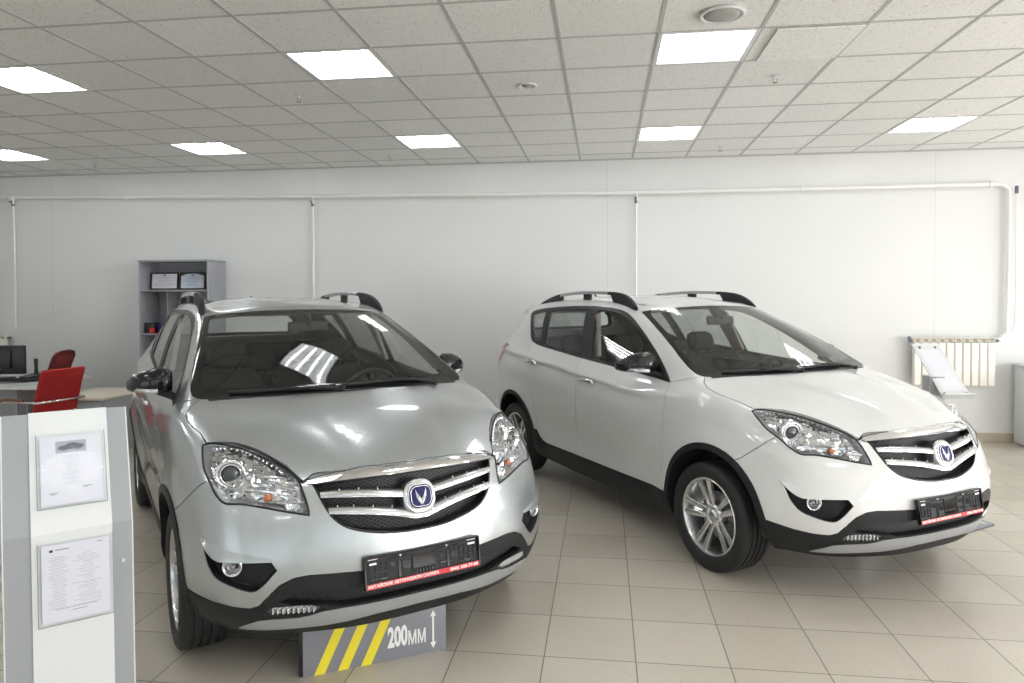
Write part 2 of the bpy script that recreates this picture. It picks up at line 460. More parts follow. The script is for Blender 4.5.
def panel(ct, bm, gap=.0024, depth=.014, lift=0.0, name='panel', mats=None, parent=None, bulge=None, flat=0):
    """finish a cut region: draw its border in, fold the border inward, keep the body's own normals"""
    lay = bm.faces.layers.int['skin']
    bmesh.ops.remove_doubles(bm, verts=bm.verts, dist=2e-4)
    bmesh.ops.dissolve_degenerate(bm, dist=1e-5, edges=bm.edges)
    nor = {v: ct.normal(v.co) for v in bm.verts}
    if flat:
        av = Vector((0, 0, 0))
        for f in bm.faces: av += f.normal*f.calc_area()
        av.normalize()
        for v in nor: nor[v] = nor[v].lerp(av, flat).normalized()
    be = [e for e in bm.edges if len(e.link_faces) == 1]
    mv = {}
    for e in be:
        f = e.link_faces[0]; m = (e.verts[0].co+e.verts[1].co)/2; t = (e.verts[1].co-e.verts[0].co).normalized()
        w = f.calc_center_median()-m; w = w-t*w.dot(t)
        if w.length > 1e-7:
            w.normalize()
            for v in e.verts: mv.setdefault(v, []).append(w)
    if gap:
        for v, L in mv.items():
            w = Vector((0, 0, 0))
            for q in L: w += q
            if w.length > .3*len(L): v.co += w.normalized()*gap
    if bulge:
        for v in bm.verts: v.co.z += bulge(v.co)
    if lift:
        for v in bm.verts: v.co += nor[v]*lift
    be = [e for e in bm.edges if len(e.link_faces) == 1]
    r = bmesh.ops.extrude_edge_only(bm, edges=be)
    nv = [g for g in r['geom'] if isinstance(g, bmesh.types.BMVert)]
    for g in r['geom']:
        if isinstance(g, bmesh.types.BMFace): g[lay] = 0; g.smooth = False
    for v in nv:
        n = ct.normal(v.co); v.co -= n*(depth+lift)
    me = bpy.data.meshes.new(name)
    bm.normal_update(); bm.verts.index_update()
    ln = []
    bm.verts.ensure_lookup_table()
    cache = {}
    for f in bm.faces:
        for l in f.loops:
            if f[lay]:
                k = l.vert.index
                if k not in cache: cache[k] = nor[l.vert] if l.vert in nor else ct.normal(l.vert.co)
                ln.append(cache[k])
            else: ln.append(f.normal.copy())
    bm.to_mesh(me); bm.free()
    me.normals_split_custom_set([tuple(n) for n in ln])
    for m_ in (mats if isinstance(mats, (list, tuple)) else [mats]): me.materials.append(m_)
    return obj(name, me, [], parent)
def mir(pts): return [(p[0], -p[1], p[2]) for p in pts]
def both(fn):
    for sy in (1, -1): fn(sy)
def sgn(pts, sy): return [(p[0], p[1]*sy, p[2]) for p in pts]

HL = [(.305,.766,.976),(.335,.722,.984),(.402,.643,.971),(.474,.59,.955),(.55,.54,.932),(.64,.49,.902),(.708,.462,.874),(.748,.455,.845),(.79,.445,.785),(.808,.440,.746),
      (.765,.515,.760),(.70,.612,.780),(.655,.677,.790),(.618,.725,.790),(.572,.752,.815),(.50,.770,.862),(.429,.778,.896),(.36,.776,.943)]
FOG = [(.572,.806,.640),(.607,.790,.603),(.655,.764,.578),(.708,.712,.578),(.789,.590,.580),(.804,.569,.548),(.778,.622,.485),(.752,.656,.463),(.705,.717,.479),(.655,.767,.505),(.622,.79,.543),(.60,.80,.580)]
GR_BOT = [(.766,.412,.857),(.808,.389,.795),(.842,.362,.74),(.868,.32,.70),(.886,.262,.675),(.902,.17,.655),(.911,.08,.645),(.914,0,.643)]
CH_BOT = [(.766,.412,.857),(.812,.305,.867),(.833,.22,.871),(.85,.11,.875),(.854,0,.877)]
CH_TOP = [(.752,.432,.860),(.735,.42,.874),(.738,.39,.887),(.776,.293,.899),(.808,.15,.909),(.816,0,.911)]
DLO = [(-2.486,1.294),(-2.611,1.402),(-2.69,1.455),(-2.66,1.478),(-2.493,1.50),(-2.091,1.526),(-1.682,1.537),(-1.45,1.534),(-1.212,1.514),(-1.063,1.474),(-.916,1.406),(-.757,1.322),(-.563,1.212),(-.352,1.066),(-.691,1.087),(-1.202,1.115),(-1.789,1.155),(-2.168,1.182),(-2.336,1.203),(-2.42,1.235)]
PANE_F = [(-.52,1.150),(-.60,1.205),(-.78,1.312),(-.93,1.388),(-1.07,1.446),(-1.22,1.490),(-1.40,1.508),(-1.475,1.508),(-1.335,1.140),(-1.1,1.124),(-.72,1.104),(-.455,1.098)]
PANE_R = [(-1.645,1.510),(-1.85,1.510),(-2.08,1.500),(-2.262,1.488),(-2.13,1.203),(-1.9,1.186),(-1.49,1.156)]
PANE_Q = [(-2.345,1.480),(-2.49,1.474),(-2.62,1.446),(-2.50,1.345),(-2.41,1.265),(-2.33,1.232),(-2.225,1.222)]
WS = [(-.985,.577,1.503),(-.75,.632,1.40),(-.50,.692,1.287),(-.33,.733,1.195),(-.215,.748,1.136),(-.155,.722,1.115),(-.113,.62,1.111),(-.045,.457,1.118),(.0,.281,1.124),(.022,.14,1.127),(.03,0,1.128)]
WS_TOP = [(-.853,0,1.534),(-.86,.15,1.534),(-.874,.297,1.531),(-.91,.45,1.518),(-.95,.54,1.508)]
WSG = [(-.955,.520,1.496),(-.905,.560,1.470),(-.75,.598,1.397),(-.50,.657,1.280),(-.34,.692,1.200),(-.255,.690,1.158),(-.22,.66,1.145),(-.17,.52,1.145),(-.10,.281,1.148),(-.075,0,1.150)]
WSG_TOP = [(-.815,0,1.518),(-.82,.15,1.516),(-.84,.297,1.510),(-.905,.45,1.499)]
FA, RA = .09, -2.53
def arch(cx, R, z0=.15, n=28):
    return [(cx-R, z0)]+[(cx-R*math.cos(PI*k/n), .342+R*math.sin(PI*k/n)) for k in range(n+1)]+[(cx+R, z0)]

def build_car(root):
    skin = build_skin(3); ct = Cutter(skin)
    def s3(pts, sy):  # side outline (x, z) -> 3d
        return [(x, sy*.85, z) for x, z in pts]
    for sy in (1, -1):
        S = (0, sy, 0); D = (.75, .66*sy, 0)
        Y = (lambda c: c.y > -1e-6) if sy > 0 else (lambda c: c.y < 1e-6)
        # doors and fender first
        ct.cut(s3([(-.352,1.066),(-.330,.96),(-.345,.82),(-.362,.69),(-.356,.55),(-.352,.15),(1.3,.15),(1.3,1.4),(-.1,1.4),(-.155,1.115)], sy), S, 1, pred=lambda c: Y(c) and c.x > -.5 and not (c.z > 1.125))
        f_rear = smooth([(-1.473,.30),(-1.450,.55),(-1.43,.73),(-1.425,.89),(-1.478,1.16)], 4)
        ct.cut(s3([(-.352,.30),(-.356,.55),(-.362,.69),(-.345,.82),(-.330,.96),(-.352,1.066),(-.6,1.2),(-1.49,1.22)]+f_rear[::-1], sy), S, 2, pred=Y)
        ct.cut(s3(f_rear+[(-1.5,1.26),(-2.30,1.26)]+smooth([(-2.345,1.203),(-2.325,1.08),(-2.235,.86),(-2.13,.67),(-2.075,.50),(-2.07,.30)], 4), sy), S, 3, pred=Y)
        # bumper
        ct.cut(sgn([(.26,.9,.69),(.322,.872,.722),(.398,.835,.784),(.459,.795,.842),(.52,.77,.872),(.62,.60,.86),(.735,.45,.870),(.76,.425,.864),(.80,.35,.89),(.84,.2,.90),(.85,0,.90),(.85,-.05,.90),(.95,-.05,.15),(.9,.45,.15),(.2,1.0,.15)], sy), D, 4, pred=Y)
    # hood
    hh = [(.816,0),(.808,.15),(.776,.293),(.738,.39),(.735,.42),(.738,.447),(.715,.462),(.64,.49),(.55,.54),(.474,.59),(.402,.643),(.335,.722),(.305,.752),(.21,.761),(.13,.782),(.04,.796),(-.03,.793),(-.09,.765),(-.143,.716),(-.113,.618),(-.045,.457),(.0,.281),(.022,.14),(.03,0)]
    h = [(x, y, 1) for x, y in hh]; hm = [(x, -y, 1) for x, y in hh]
    for q, sy in ((h, 1), (hm, -1)):
        ct.cut(q+[(.03, -sy*.03, 1), (.82, -sy*.03, 1)], (0, 0, 1), 5, pred=(lambda c: c.y > -1e-6 and c.z > .84) if sy > 0 else (lambda c: c.y < 1e-6 and c.z > .84))
    for sy in (1, -1):
        S = (0, sy, 0); D = (.75, .66*sy, 0)
        Y = (lambda c: c.y > -1e-6) if sy > 0 else (lambda c: c.y < 1e-6)
        # windscreen and rear window
        w = smooth(WS_TOP, 2)[:-1]+smooth(WS, 3, corners=(0,))
        ct.cut(sgn(w+[(.03,-.02,1.128),(-.853,-.02,1.534)], sy), (.6, 0, .8), 6, pred=lambda c: Y(c) and c.z > 1.07)
        g = smooth(WSG_TOP, 2)[:-1]+smooth(WSG, 3)
        ct.cut(sgn(g+[(-.075,-.02,1.15),(-.815,-.02,1.518)], sy), (.6, 0, .8), 7, only=(6,), pred=Y)
        # rear window
        ct.cut([(-3, y*sy, z) for y, z in [(-.02,1.245),(.42,1.25),(.52,1.27),(.535,1.32),(.50,1.42),(.46,1.465),(.38,1.475),(-.02,1.485)]], (-1, 0, .25), 8, pred=lambda c: Y(c) and c.x < -2.6)
        ct.cut([(-3, y*sy, z) for y, z in [(-.02,1.275),(.40,1.278),(.48,1.29),(.49,1.32),(.46,1.40),(.42,1.435),(.35,1.445),(-.02,1.455)]], (-1, 0, .25), 9, only=(8,), pred=Y)
        # side glass
        ct.cut(s3(smooth(DLO, 2, True, corners=(13,)), sy), S, 10, pred=Y)
        ct.cut(s3(smooth(PANE_F, 3, True, corners=(7, 8, 11)), sy), S, 11, only=(10,), pred=Y)
        ct.cut(s3(smooth(PANE_R, 2, True, corners=(0, 3, 4, 6)), sy), S, 12, only=(10,), pred=Y)
        ct.cut(s3(smooth(PANE_Q, 2, True, corners=(0, 6, 2)), sy), S, 13, only=(10,), pred=Y)
        # cladding
        side_ok = (1, 2, 3, 0, 4)
        ct.cut(s3([(-.2,.377),(-.725,.377),(-1.114,.377),(-1.473,.378),(-1.93,.377),(-1.99,.388),(-2.04,.418),(-2.09,.47),(-2.3,.47),(-2.3,.1),(-.2,.1)], sy), S, 20, only=side_ok, pred=Y)
        ct.cut(sgn([(.40,.90,.44),(.512,.853,.43),(.616,.78,.404),(.685,.715,.391),(.735,.66,.39),(.762,.63,.403),(.785,.602,.44),(.812,.56,.488),(.832,.51,.513),(.853,.455,.520),(.905,.26,.514),(.928,0,.512),(.928,-.05,.51),(.95,-.05,.1),(.9,.45,.1),(.3,1.0,.1)], sy), D, 21, only=(4, 1), pred=Y)
        ct.cut(sgn([(.640,.690,.283),(.66,.672,.300),(.70,.655,.318),(.742,.632,.338),(.775,.585,.345),(.815,.487,.347),(.836,.44,.355),(.852,.407,.366),(.875,.33,.372),(.905,.2,.377),(.916,0,.38),(.916,-.05,.38),(.89,-.05,.325),(.88,0,.328),(.87,.179,.322),(.845,.30,.305),(.815,.39,.296),(.75,.552,.292),(.658,.673,.284)], sy), D, 22, only=(21,), pred=Y)
        ct.cut(sgn(smooth([(.760,.611,.364),(.775,.598,.384),(.790,.580,.398),(.82,.51,.400),(.845,.44,.397),(.857,.398,.380),(.834,.451,.363),(.80,.53,.360)], 2, True, corners=(0, 5)), sy), D, 23, only=(21, 22), pred=Y)
        ct.cut(sgn([(.90,-.05,.465),(.90,.0,.465),(.89,.28,.463),(.86,.40,.460),(.82,.49,.448),(.80,.56,.42),(.81,.52,.408),(.86,.39,.394),(.875,.34,.382),(.905,.2,.386),(.915,0,.389),(.915,-.05,.389)], sy), D, 24, only=(21,), pred=Y)
        ct.cut(sgn(smooth(FOG, 3, True, corners=(0, 4, 5)), sy), D, 25, only=(4,), pred=Y)
        ct.cut(sgn(smooth(HL, 3, True, corners=(0, 9)), sy), (.75, .6*sy, .3), 26, only=(1, 4, 5), pred=Y)
        G = smooth(GR_BOT, 3, corners=(0,)); CB = smooth(CH_BOT, 3); CTp = smooth(CH_TOP, 3)
        ct.cut(sgn(G+[Vector((.9,-.03,.643)), Vector((.85,-.03,.877))]+CB[::-1], sy), (1, 0, 0), 27, pred=lambda c: Y(c) and c.x > .5)
        ct.cut(sgn(CB+[Vector((.85,-.03,.877)), Vector((.8,-.03,.911))]+CTp[::-1], sy), (.8, 0, .6), 28, only=(4, 5, 27), pred=lambda c: Y(c) and c.x > .5)
        # arches
        for cx, rg in ((FA, 1), (RA, 0)):
            ct.cut(s3(arch(cx, .42), sy), S, 20 if rg else 20, only=(0, 1, 2, 3, 4, 20, 21), pred=Y)
            ct.cut(s3(arch(cx, .385, -.2), sy), S, 99, only=(0, 1, 2, 3, 4, 20, 21), pred=Y)
        # tail lamp
        ct.cut(s3([(-2.80,1.150),(-2.845,1.155),(-2.90,1.10),(-2.935,.99),(-3.2,.95),(-3.3,1.0),(-3.3,1.17),(-3.0,1.17)], sy), (-.5, sy*.85, 0), 30, only=(0,), pred=lambda c: Y(c) and c.x < -2.7 and abs(c.y) > .45)
    for f in ct.bm.faces:
        c = f.calc_center_median()
        if f[ct.reg] == 0 and c.x < -2.3 and c.z < .44: f[ct.reg] = 29
    # bodywork parts
    RB = lambda c: c.y < 0
    LB = lambda c: c.y >= 0
    P = {}
    paint = M['white']
    P['body'] = panel(ct, ct.extract(0), name='body_shell', mats=paint, parent=root)
    panel(ct, ct.extract(5), name='hood', mats=paint, parent=root, bulge=lambda p: .011*sm(.24, .45, p.x)*sm(.26, .40, abs(p.y))*(1-sm(.745, .80, p.x)))
    panel(ct, ct.extract(4), name='front_bumper', mats=paint, parent=root)
    for pr in (LB, RB):
        sy = 1 if pr is LB else -1
        panel(ct, ct.extract(1, pr), name='fender', mats=paint, parent=root)
        fd = panel(ct, ct.extract(2, pr), name='front_door', mats=paint, parent=root)
        rd = panel(ct, ct.extract(3, pr), name='rear_door', mats=paint, parent=root)
        for d_, (hx, hz) in ((fd, (-1.275, .985)), (rd, (-2.20, 1.052))): handle(ct, d_, hx, hz, sy)
        panel(ct, ct.extract(10, pr), gap=0, depth=.02, name='window_frame', mats=M['frame'], parent=root)
        panel(ct, ct.extract(11, pr), gap=-.002, depth=.003, lift=-.004, flat=.8, name='side_window', mats=M['glass'], parent=root)
        panel(ct, ct.extract(12, pr), gap=-.002, depth=.003, lift=-.004, flat=.8, name='side_window', mats=M['privacy'], parent=root)
        panel(ct, ct.extract(13, pr), gap=-.002, depth=.003, lift=-.003, name='quarter_window', mats=M['privacy'], parent=root)
        panel(ct, ct.extract(20, pr), gap=0, depth=.03, lift=.005, name='lower_cladding', mats=M['plastic'], parent=root)
        panel(ct, ct.extract(30, pr), gap=.001, name='tail_lamp', mats=M['red_lens'], parent=root)
        headlight(ct, root, pr, sy)
        foglight(ct, root, pr, sy)
        drl(ct, root, pr, sy)
    panel(ct, ct.extract(21), gap=0, depth=.02, lift=.003, name='bumper_cladding', mats=M['plastic'], parent=root)
    panel(ct, ct.extract(22), gap=0, depth=.02, lift=.006, name='skid_plate', mats=M['lip'], parent=root)
    panel(ct, ct.extract(29), gap=0, depth=.02, lift=.003, name='rear_bumper_cladding', mats=M['plastic'], parent=root)
    panel(ct, ct.extract(6), gap=0, depth=.004, name='windscreen_border', mats=M['gloss_black'], parent=root)
    panel(ct, ct.extract(7), gap=-.001, depth=.002, lift=-.0005, name='windscreen', mats=M['glass'], parent=root)
    panel(ct, ct.extract(8), gap=0, depth=.004, name='rear_window_border', mats=M['gloss_black'], parent=root)
    panel(ct, ct.extract(9), gap=-.001, depth=.002, lift=-.0005, name='rear_window', mats=M['glass'], parent=root)
    grille(ct, root)
    lower_grille(ct, root)
    plate_holder(ct, root)
    lining(ct, root)
    interior(ct, root)
    underbody(ct, root)
    roof_gear(ct, root)
    mirrors(ct, root)
    wipers(ct, root)
    wheels(ct, root)
    return ct

def handle(ct, door, hx, hz, sy):
    h = ct.side(hx, hz, sy)
    bm = bmesh.new()
    # chrome bar on two feet, with a cup behind
    y0 = abs(h.y)
    pts = [(hx-.10, y0+.006, hz-.007), (hx-.085, y0+.028, hz-.006), (hx, y0+.036, hz), (hx+.085, y0+.028, hz-.004), (hx+.10, y0+.006, hz-.010)]
    pts = smooth(pts, 4)
    rings = []
    for i, p in enumerate(pts):
        t = abs(i/(len(pts)-1)-.5)*2; w = .016*(1-.25*t**3); dz = .05*0
        rings.append([(p.x, sy*(p.y+.007*math.cos(a)), p.z+w*math.sin(a)) for a in [2*PI*k/10 for k in range(10)]])
    add_loft(bm, rings); fix(bm); shade(bm)
    obj('door_handle', bm, M['chrome'], door)
    bm = bmesh.new()
    rings = [[(hx+a*.062*math.cos(t), sy*(y0+b), hz+a*.030*math.sin(t)) for t in [2*PI*k/20 for k in range(20)]] for a, b in ((1, .0015), (.92, .003), (.7, .0025), (.35, .0018))]
    add_loft(bm, rings, cap=False); bm.faces.new([bm.verts.new(p) for p in rings[-1]]); fix(bm); shade(bm)
    obj('handle_cup', bm, M['bucket2'], door)

def loopverts(bm):
    """ordered boundary loop of an open patch"""
    be = [e for e in bm.edges if len(e.link_faces) == 1]; nxt = {}
    for e in be:
        for v in e.verts: nxt.setdefault(v, []).append(e)
    best = []; seen = set()
    for s in nxt:
        if s in seen: continue
        L = [s]; seen.add(s); e = nxt[s][0]; v = s
        while True:
            v = e.other_vert(v)
            if v is s or v in seen: break
            L.append(v); seen.add(v); o = [q for q in nxt[v] if q is not e]
            if not o: break
            e = o[0]
        if len(L) > len(best): best = L
    return best

def seal(ct, reg, pr, r, name, m, parent, lift=0.0):
    bm = ct.extract(reg, pr); bmesh.ops.remove_doubles(bm, verts=bm.verts, dist=2e-4)
    L = loopverts(bm); pts = []
    for v in L:
        p = v.co.copy()
        if not pts or (p-pts[-1]).length > .004: pts.append(p+ct.normal(p)*lift)
    bm.free(); o = bmesh.new(); pts.append(pts[0].copy()); add_tube(o, pts, r, 8, cap=False); shade(o)
    return obj(name, o, m, parent)

def bucket(ct, reg, pr, d, depth, scale, mats, name, parent, fill=None):
    """a recess: the cut border swept inward along d and closed by a copy of the patch pushed back"""
    bm = ct.extract(reg, pr); bmesh.ops.remove_doubles(bm, verts=bm.verts, dist=2e-4)
    d = Vector(d).normalized()
    cen = Vector((0, 0, 0))
    for v in bm.verts: cen += v.co
    cen /= len(bm.verts)
    be = [e for e in bm.edges if len(e.link_faces) == 1]
    orig = {v: v.co.copy() for v in bm.verts}
    r = bmesh.ops.extrude_edge_only(bm, edges=be)
    ring = set(g for g in r['geom'] if isinstance(g, bmesh.types.BMVert))
    wall = [g for g in r['geom'] if isinstance(g, bmesh.types.BMFace)]
    for v in bm.verts:
        if v in ring: v.co = v.co - ct.normal(v.co)*.003
        else:
            q = v.co-cen; v.co = cen+q*scale-d*depth
    for f in bm.faces: f.smooth = f not in wall
    fix(bm)
    return obj(name, bm, mats, parent), cen

def headlight(ct, root, pr, sy):
    D = Vector((.75, .6*sy, .3)).normalized()
    lens = panel(ct, ct.extract(26, pr), gap=.002, depth=.004, lift=.0012, name='headlight', mats=M['lens'], parent=root)
    b, cen = bucket(ct, 26, pr, (.9, .4*sy, .15), .055, .90, M['bucket'], 'reflector_housing', lens)
    seal(ct, 26, pr, .0048, 'lamp_seal', M['rubber_seal'], lens, -.001)
    def base(x, y, z, dep):
        p = ct.snap((x, y*sy, z)); return p-Vector((.9, .4*sy, .15)).normalized()*dep
    # projector: chrome ring, black ring, glass ball
    F = Vector((.93, .33*sy, -.02)).normalized()
    p = base(.545, .700, .885, .035)
    def ring(bm, c, f, prof, n=32, mt=0):
        u = f.orthogonal().normalized(); v = f.cross(u)
        rings = [[c+(u*math.cos(2*PI*k/n)+v*math.sin(2*PI*k/n))*r+f*h for k in range(n)] for r, h in prof]
        add_loft(bm, rings, cap=False, mat=mt)
    bm = bmesh.new(); ring(bm, p, F, [(.058,-.03),(.062,.0),(.060,.008),(.054,.010),(.048,.0),(.046,-.01)]); ring(bm, p, F, [(.046,-.012),(.044,.004),(.040,.006),(.037,.0),(.037,-.02)])
    fix(bm); shade(bm); obj('projector_ring', bm, M['chrome'], lens)
    bm = bmesh.new(); ring(bm, p, F, [(.0368*math.cos(a), -.012+.024*math.sin(a)) for a in [PI/2*k/8 for k in range(9)]]); bmesh.ops.remove_doubles(bm, verts=bm.verts, dist=1e-5); shade(bm)
    obj('projector_lens', fix(bm), M['projector'], lens)
    # inner high-beam bowl and trims
    bm = bmesh.new(); q = base(.765, .500, .785, .022)
    ring(bm, q, F, [(.030,.004),(.028,.006),(.022,-.004),(.012,-.012),(.003,-.014)]); fix(bm); shade(bm)
    obj('high_beam_bowl', bm, M['chrome'], lens)
    bm = bmesh.new(); q = base(.708, .590, .812, .030); add_cyl(bm, q-F*.01, q+F*.008, .016, .013, 14); shade(bm)
    obj('indicator_bulb', sharp(bm), M['amber'], lens)
    bm = bmesh.new()
    for (x, y, z, l, w, dp) in [(.66,.56,.868,.10,.010,.018),(.665,.60,.815,.13,.012,.026),(.72,.50,.83,.07,.008,.02),(.745,.48,.775,.07,.018,.02),(.60,.70,.822,.07,.010,.025)]:
        q = base(x, y, z, dp); e = Vector((.5, -.85*sy, -.12 if z > .8 else -.05)).normalized(); up = Vector((0, 0, 1))
        for sgn_ in (1,):
            rings = []
            for t in (-.5, -.3, 0, .3, .5):
                c = q+e*l*t; c = ct.snap(c)-Vector((.9, .4*sy, .15)).normalized()*dp; ww = w*(1-1.2*t*t)
                rings.append([c+up*ww*.5, c+F*.006, c-up*ww*.5, c-F*.006])
            add_loft(bm, rings)
    fix(bm); obj('reflector_fins', bm, M['bucket2'], lens)
    # cut-glass reflector surface: flat chrome facets behind the lens
    fb = ct.extract(26, pr); bmesh.ops.remove_doubles(fb, verts=fb.verts, dist=6e-3); rj = random.Random(4)
    dd = Vector((.9, .4*sy, .15)).normalized()
    for v in fb.verts:
        q_ = v.co-cen; v.co = cen+q_*.80-dd*.034; v.co += Vector((rj.uniform(-1, 1), rj.uniform(-1, 1), rj.uniform(-1, 1)))*.0055
    kill = [f for f in fb.faces if (f.calc_center_median()-(p-F*.02)).length < .062]
    bmesh.ops.delete(fb, geom=kill, context='FACES'); bmesh.ops.triangulate(fb, faces=fb.faces); shade(fb, False)
    obj('reflector_facets', fb, M['chrome'], lens)
    # row of little facets along the upper edge
    bm = bmesh.new()
    top = smooth(HL[0:7], 6)
    for i, c in enumerate(top[3:-4:2]):
        c = Vector((c.x, c.y*sy, c.z)); m_ = c.lerp(Vector((cen.x, cen.y, cen.z)), .22)
        q = ct.snap(m_)-D*.012
        add_box(bm, q, (.010, .010, .010), .002, Matrix.Rotation(.6*sy+.785, 3, 'Z'))
    out = smooth([HL[0], HL[17], HL[16], HL[15], HL[14]], 5)
    for c in out[3:-2:3]:
        c = Vector((c.x, c.y*sy, c.z)); q = ct.snap(c.lerp(cen, .16))-D*.012
        add_box(bm, q, (.008, .008, .008), .0016, Matrix.Rotation(.6*sy+.785, 3, 'Z'))
    obj('lamp_facets', bm, M['chrome'], lens)

def foglight(ct, root, pr, sy):
    b, cen = bucket(ct, 25, pr, (.8, .55*sy, 0), .040, .93, M['plastic'], 'fog_lamp_bezel', root)
    # painted blade: grows out of the bumper and overhangs the opening
    top = smooth([(.552,.813,.650),(.60,.790,.641),(.66,.742,.625),(.72,.690,.610),(.790,.585,.590)], 4)
    low = smooth([(.570,.807,.636),(.607,.790,.601),(.655,.764,.576),(.708,.712,.576),(.792,.588,.579)], 4); rings = []
    for a, c in zip(top, low):
        a = ct.snap((a.x, a.y*sy, a.z)); c = ct.snap((c.x, c.y*sy, c.z)); n = ct.normal((a+c)/2); w_ = (a-c).length; h_ = min(.009, w_*.30)
        rings.append([a+n*.0002, a.lerp(c, .5)+n*h_*.55, a.lerp(c, .9)+n*h_*.95, c+n*h_*.9, c+n*h_*.3, c-n*.008, a-n*.006])
    bm = bmesh.new(); add_loft(bm, rings); fix(bm); sharp(bm, 45)
    obj('bezel_blade', bm, M['white'], b)
    F = Vector((.9, .42*sy, 0)).normalized(); u = F.orthogonal().normalized(); v = F.cross(u)
    c = ct.snap((.703, .722*sy, .552))-F*.017
    def ring(bm, prof, n=32):
        add_loft(bm, [[c+(u*math.cos(2*PI*k/n)+v*math.sin(2*PI*k/n))*r+F*h for k in range(n)] for r, h in prof], cap=False)
    bm = bmesh.new(); ring(bm, [(.038,-.035),(.040,.0),(.037,.006),(.032,.004),(.029,-.008)]); fix(bm); shade(bm)
    fl = obj('fog_lamp', bm, M['chrome'], b)
    bm = bmesh.new(); ring(bm, [(.0295,-.006),(.024,-.016),(.014,-.024),(.002,-.026)]); fix(bm); sharp(bm, 20); obj('fog_lamp_bowl', bm, M['bucket2'], b)
    bm = bmesh.new(); ring(bm, [(.031,.001),(.024,.004),(.012,.006),(.001,.0065)]); fix(bm); shade(bm); obj('fog_lamp_lens', bm, M['lens'], b)
    bm = bmesh.new(); add_cyl(bm, c-F*.02, c-F*.004, .009, .007, 12); obj('fog_lamp_bulb', sharp(bm), M['bucket2'], b)

def drl(ct, root, pr, sy):
    o = panel(ct, ct.extract(23, pr), gap=.001, depth=.006, lift=.003, name='daytime_light', mats=M['lens'], parent=root)
    bucket(ct, 23, pr, (.8, .5*sy, 0), .014, .96, M['bucket'], 'light_backing', o)
    bm = bmesh.new()
    for k in range(9):
        t = (k+.5)/9; p = Vector((.775+.06*t, (.585-.165*t)*sy, .381)); q = ct.snap(p)-Vector((.8, .5*sy, 0)).normalized()*.006
        add_box(bm, q, (.006, .0192, .022), .002, Matrix.Rotation(-.45*sy, 3, 'Z'))
    obj('light_cells', bm, M['bucket'], o)

def strip(ct, samples, prof, sy=1):
    """bar lying on the front surface: samples (y, zc, h, out); prof list of (out factor, height factor)"""
    rings = []
    for y, z, h, o in samples:
        x = ct.fx(y, z); x1 = ct.fx(y, z+.03); sl = (x1-x)/.03
        rings.append([(x+o*a+sl*h*b, y*sy, z+h*b) for a, b in prof])
    bm = bmesh.new(); add_loft(bm, rings); return fix(bm)

def mesh_net(ct, inside2, y0, y1, z0, z1, back, px, pz, r, mats, name, parent):
    """diamond net following the front surface at a set distance behind it"""
    bm = bmesh.new()
    n = int((y1-y0+z1-z0)/px)+4
    for sgn_ in (1, -1):
        k = -n
        while k < n*2:
            seg = []
            # line: y = c + sgn*(z - z0)*px/pz
            c = y0+k*px
            steps = 40
            for i in range(steps+1):
                z = z0+(z1-z0)*i/steps; y = c+sgn_*(z-z0)*px/pz
                if y0 <= y <= y1 and inside2(y, z): seg.append(Vector((ct.fx(y, z)-back, y, z)))
                else:
                    if len(seg) > 1: add_tube(bm, [seg[0]]+seg[2:-1:3]+[seg[-1]], r, 4)
                    seg = []
            if len(seg) > 1: add_tube(bm, [seg[0]]+seg[2:-1:3]+[seg[-1]], r, 4)
            k += 1
    return obj(name, fix(bm), mats, parent)

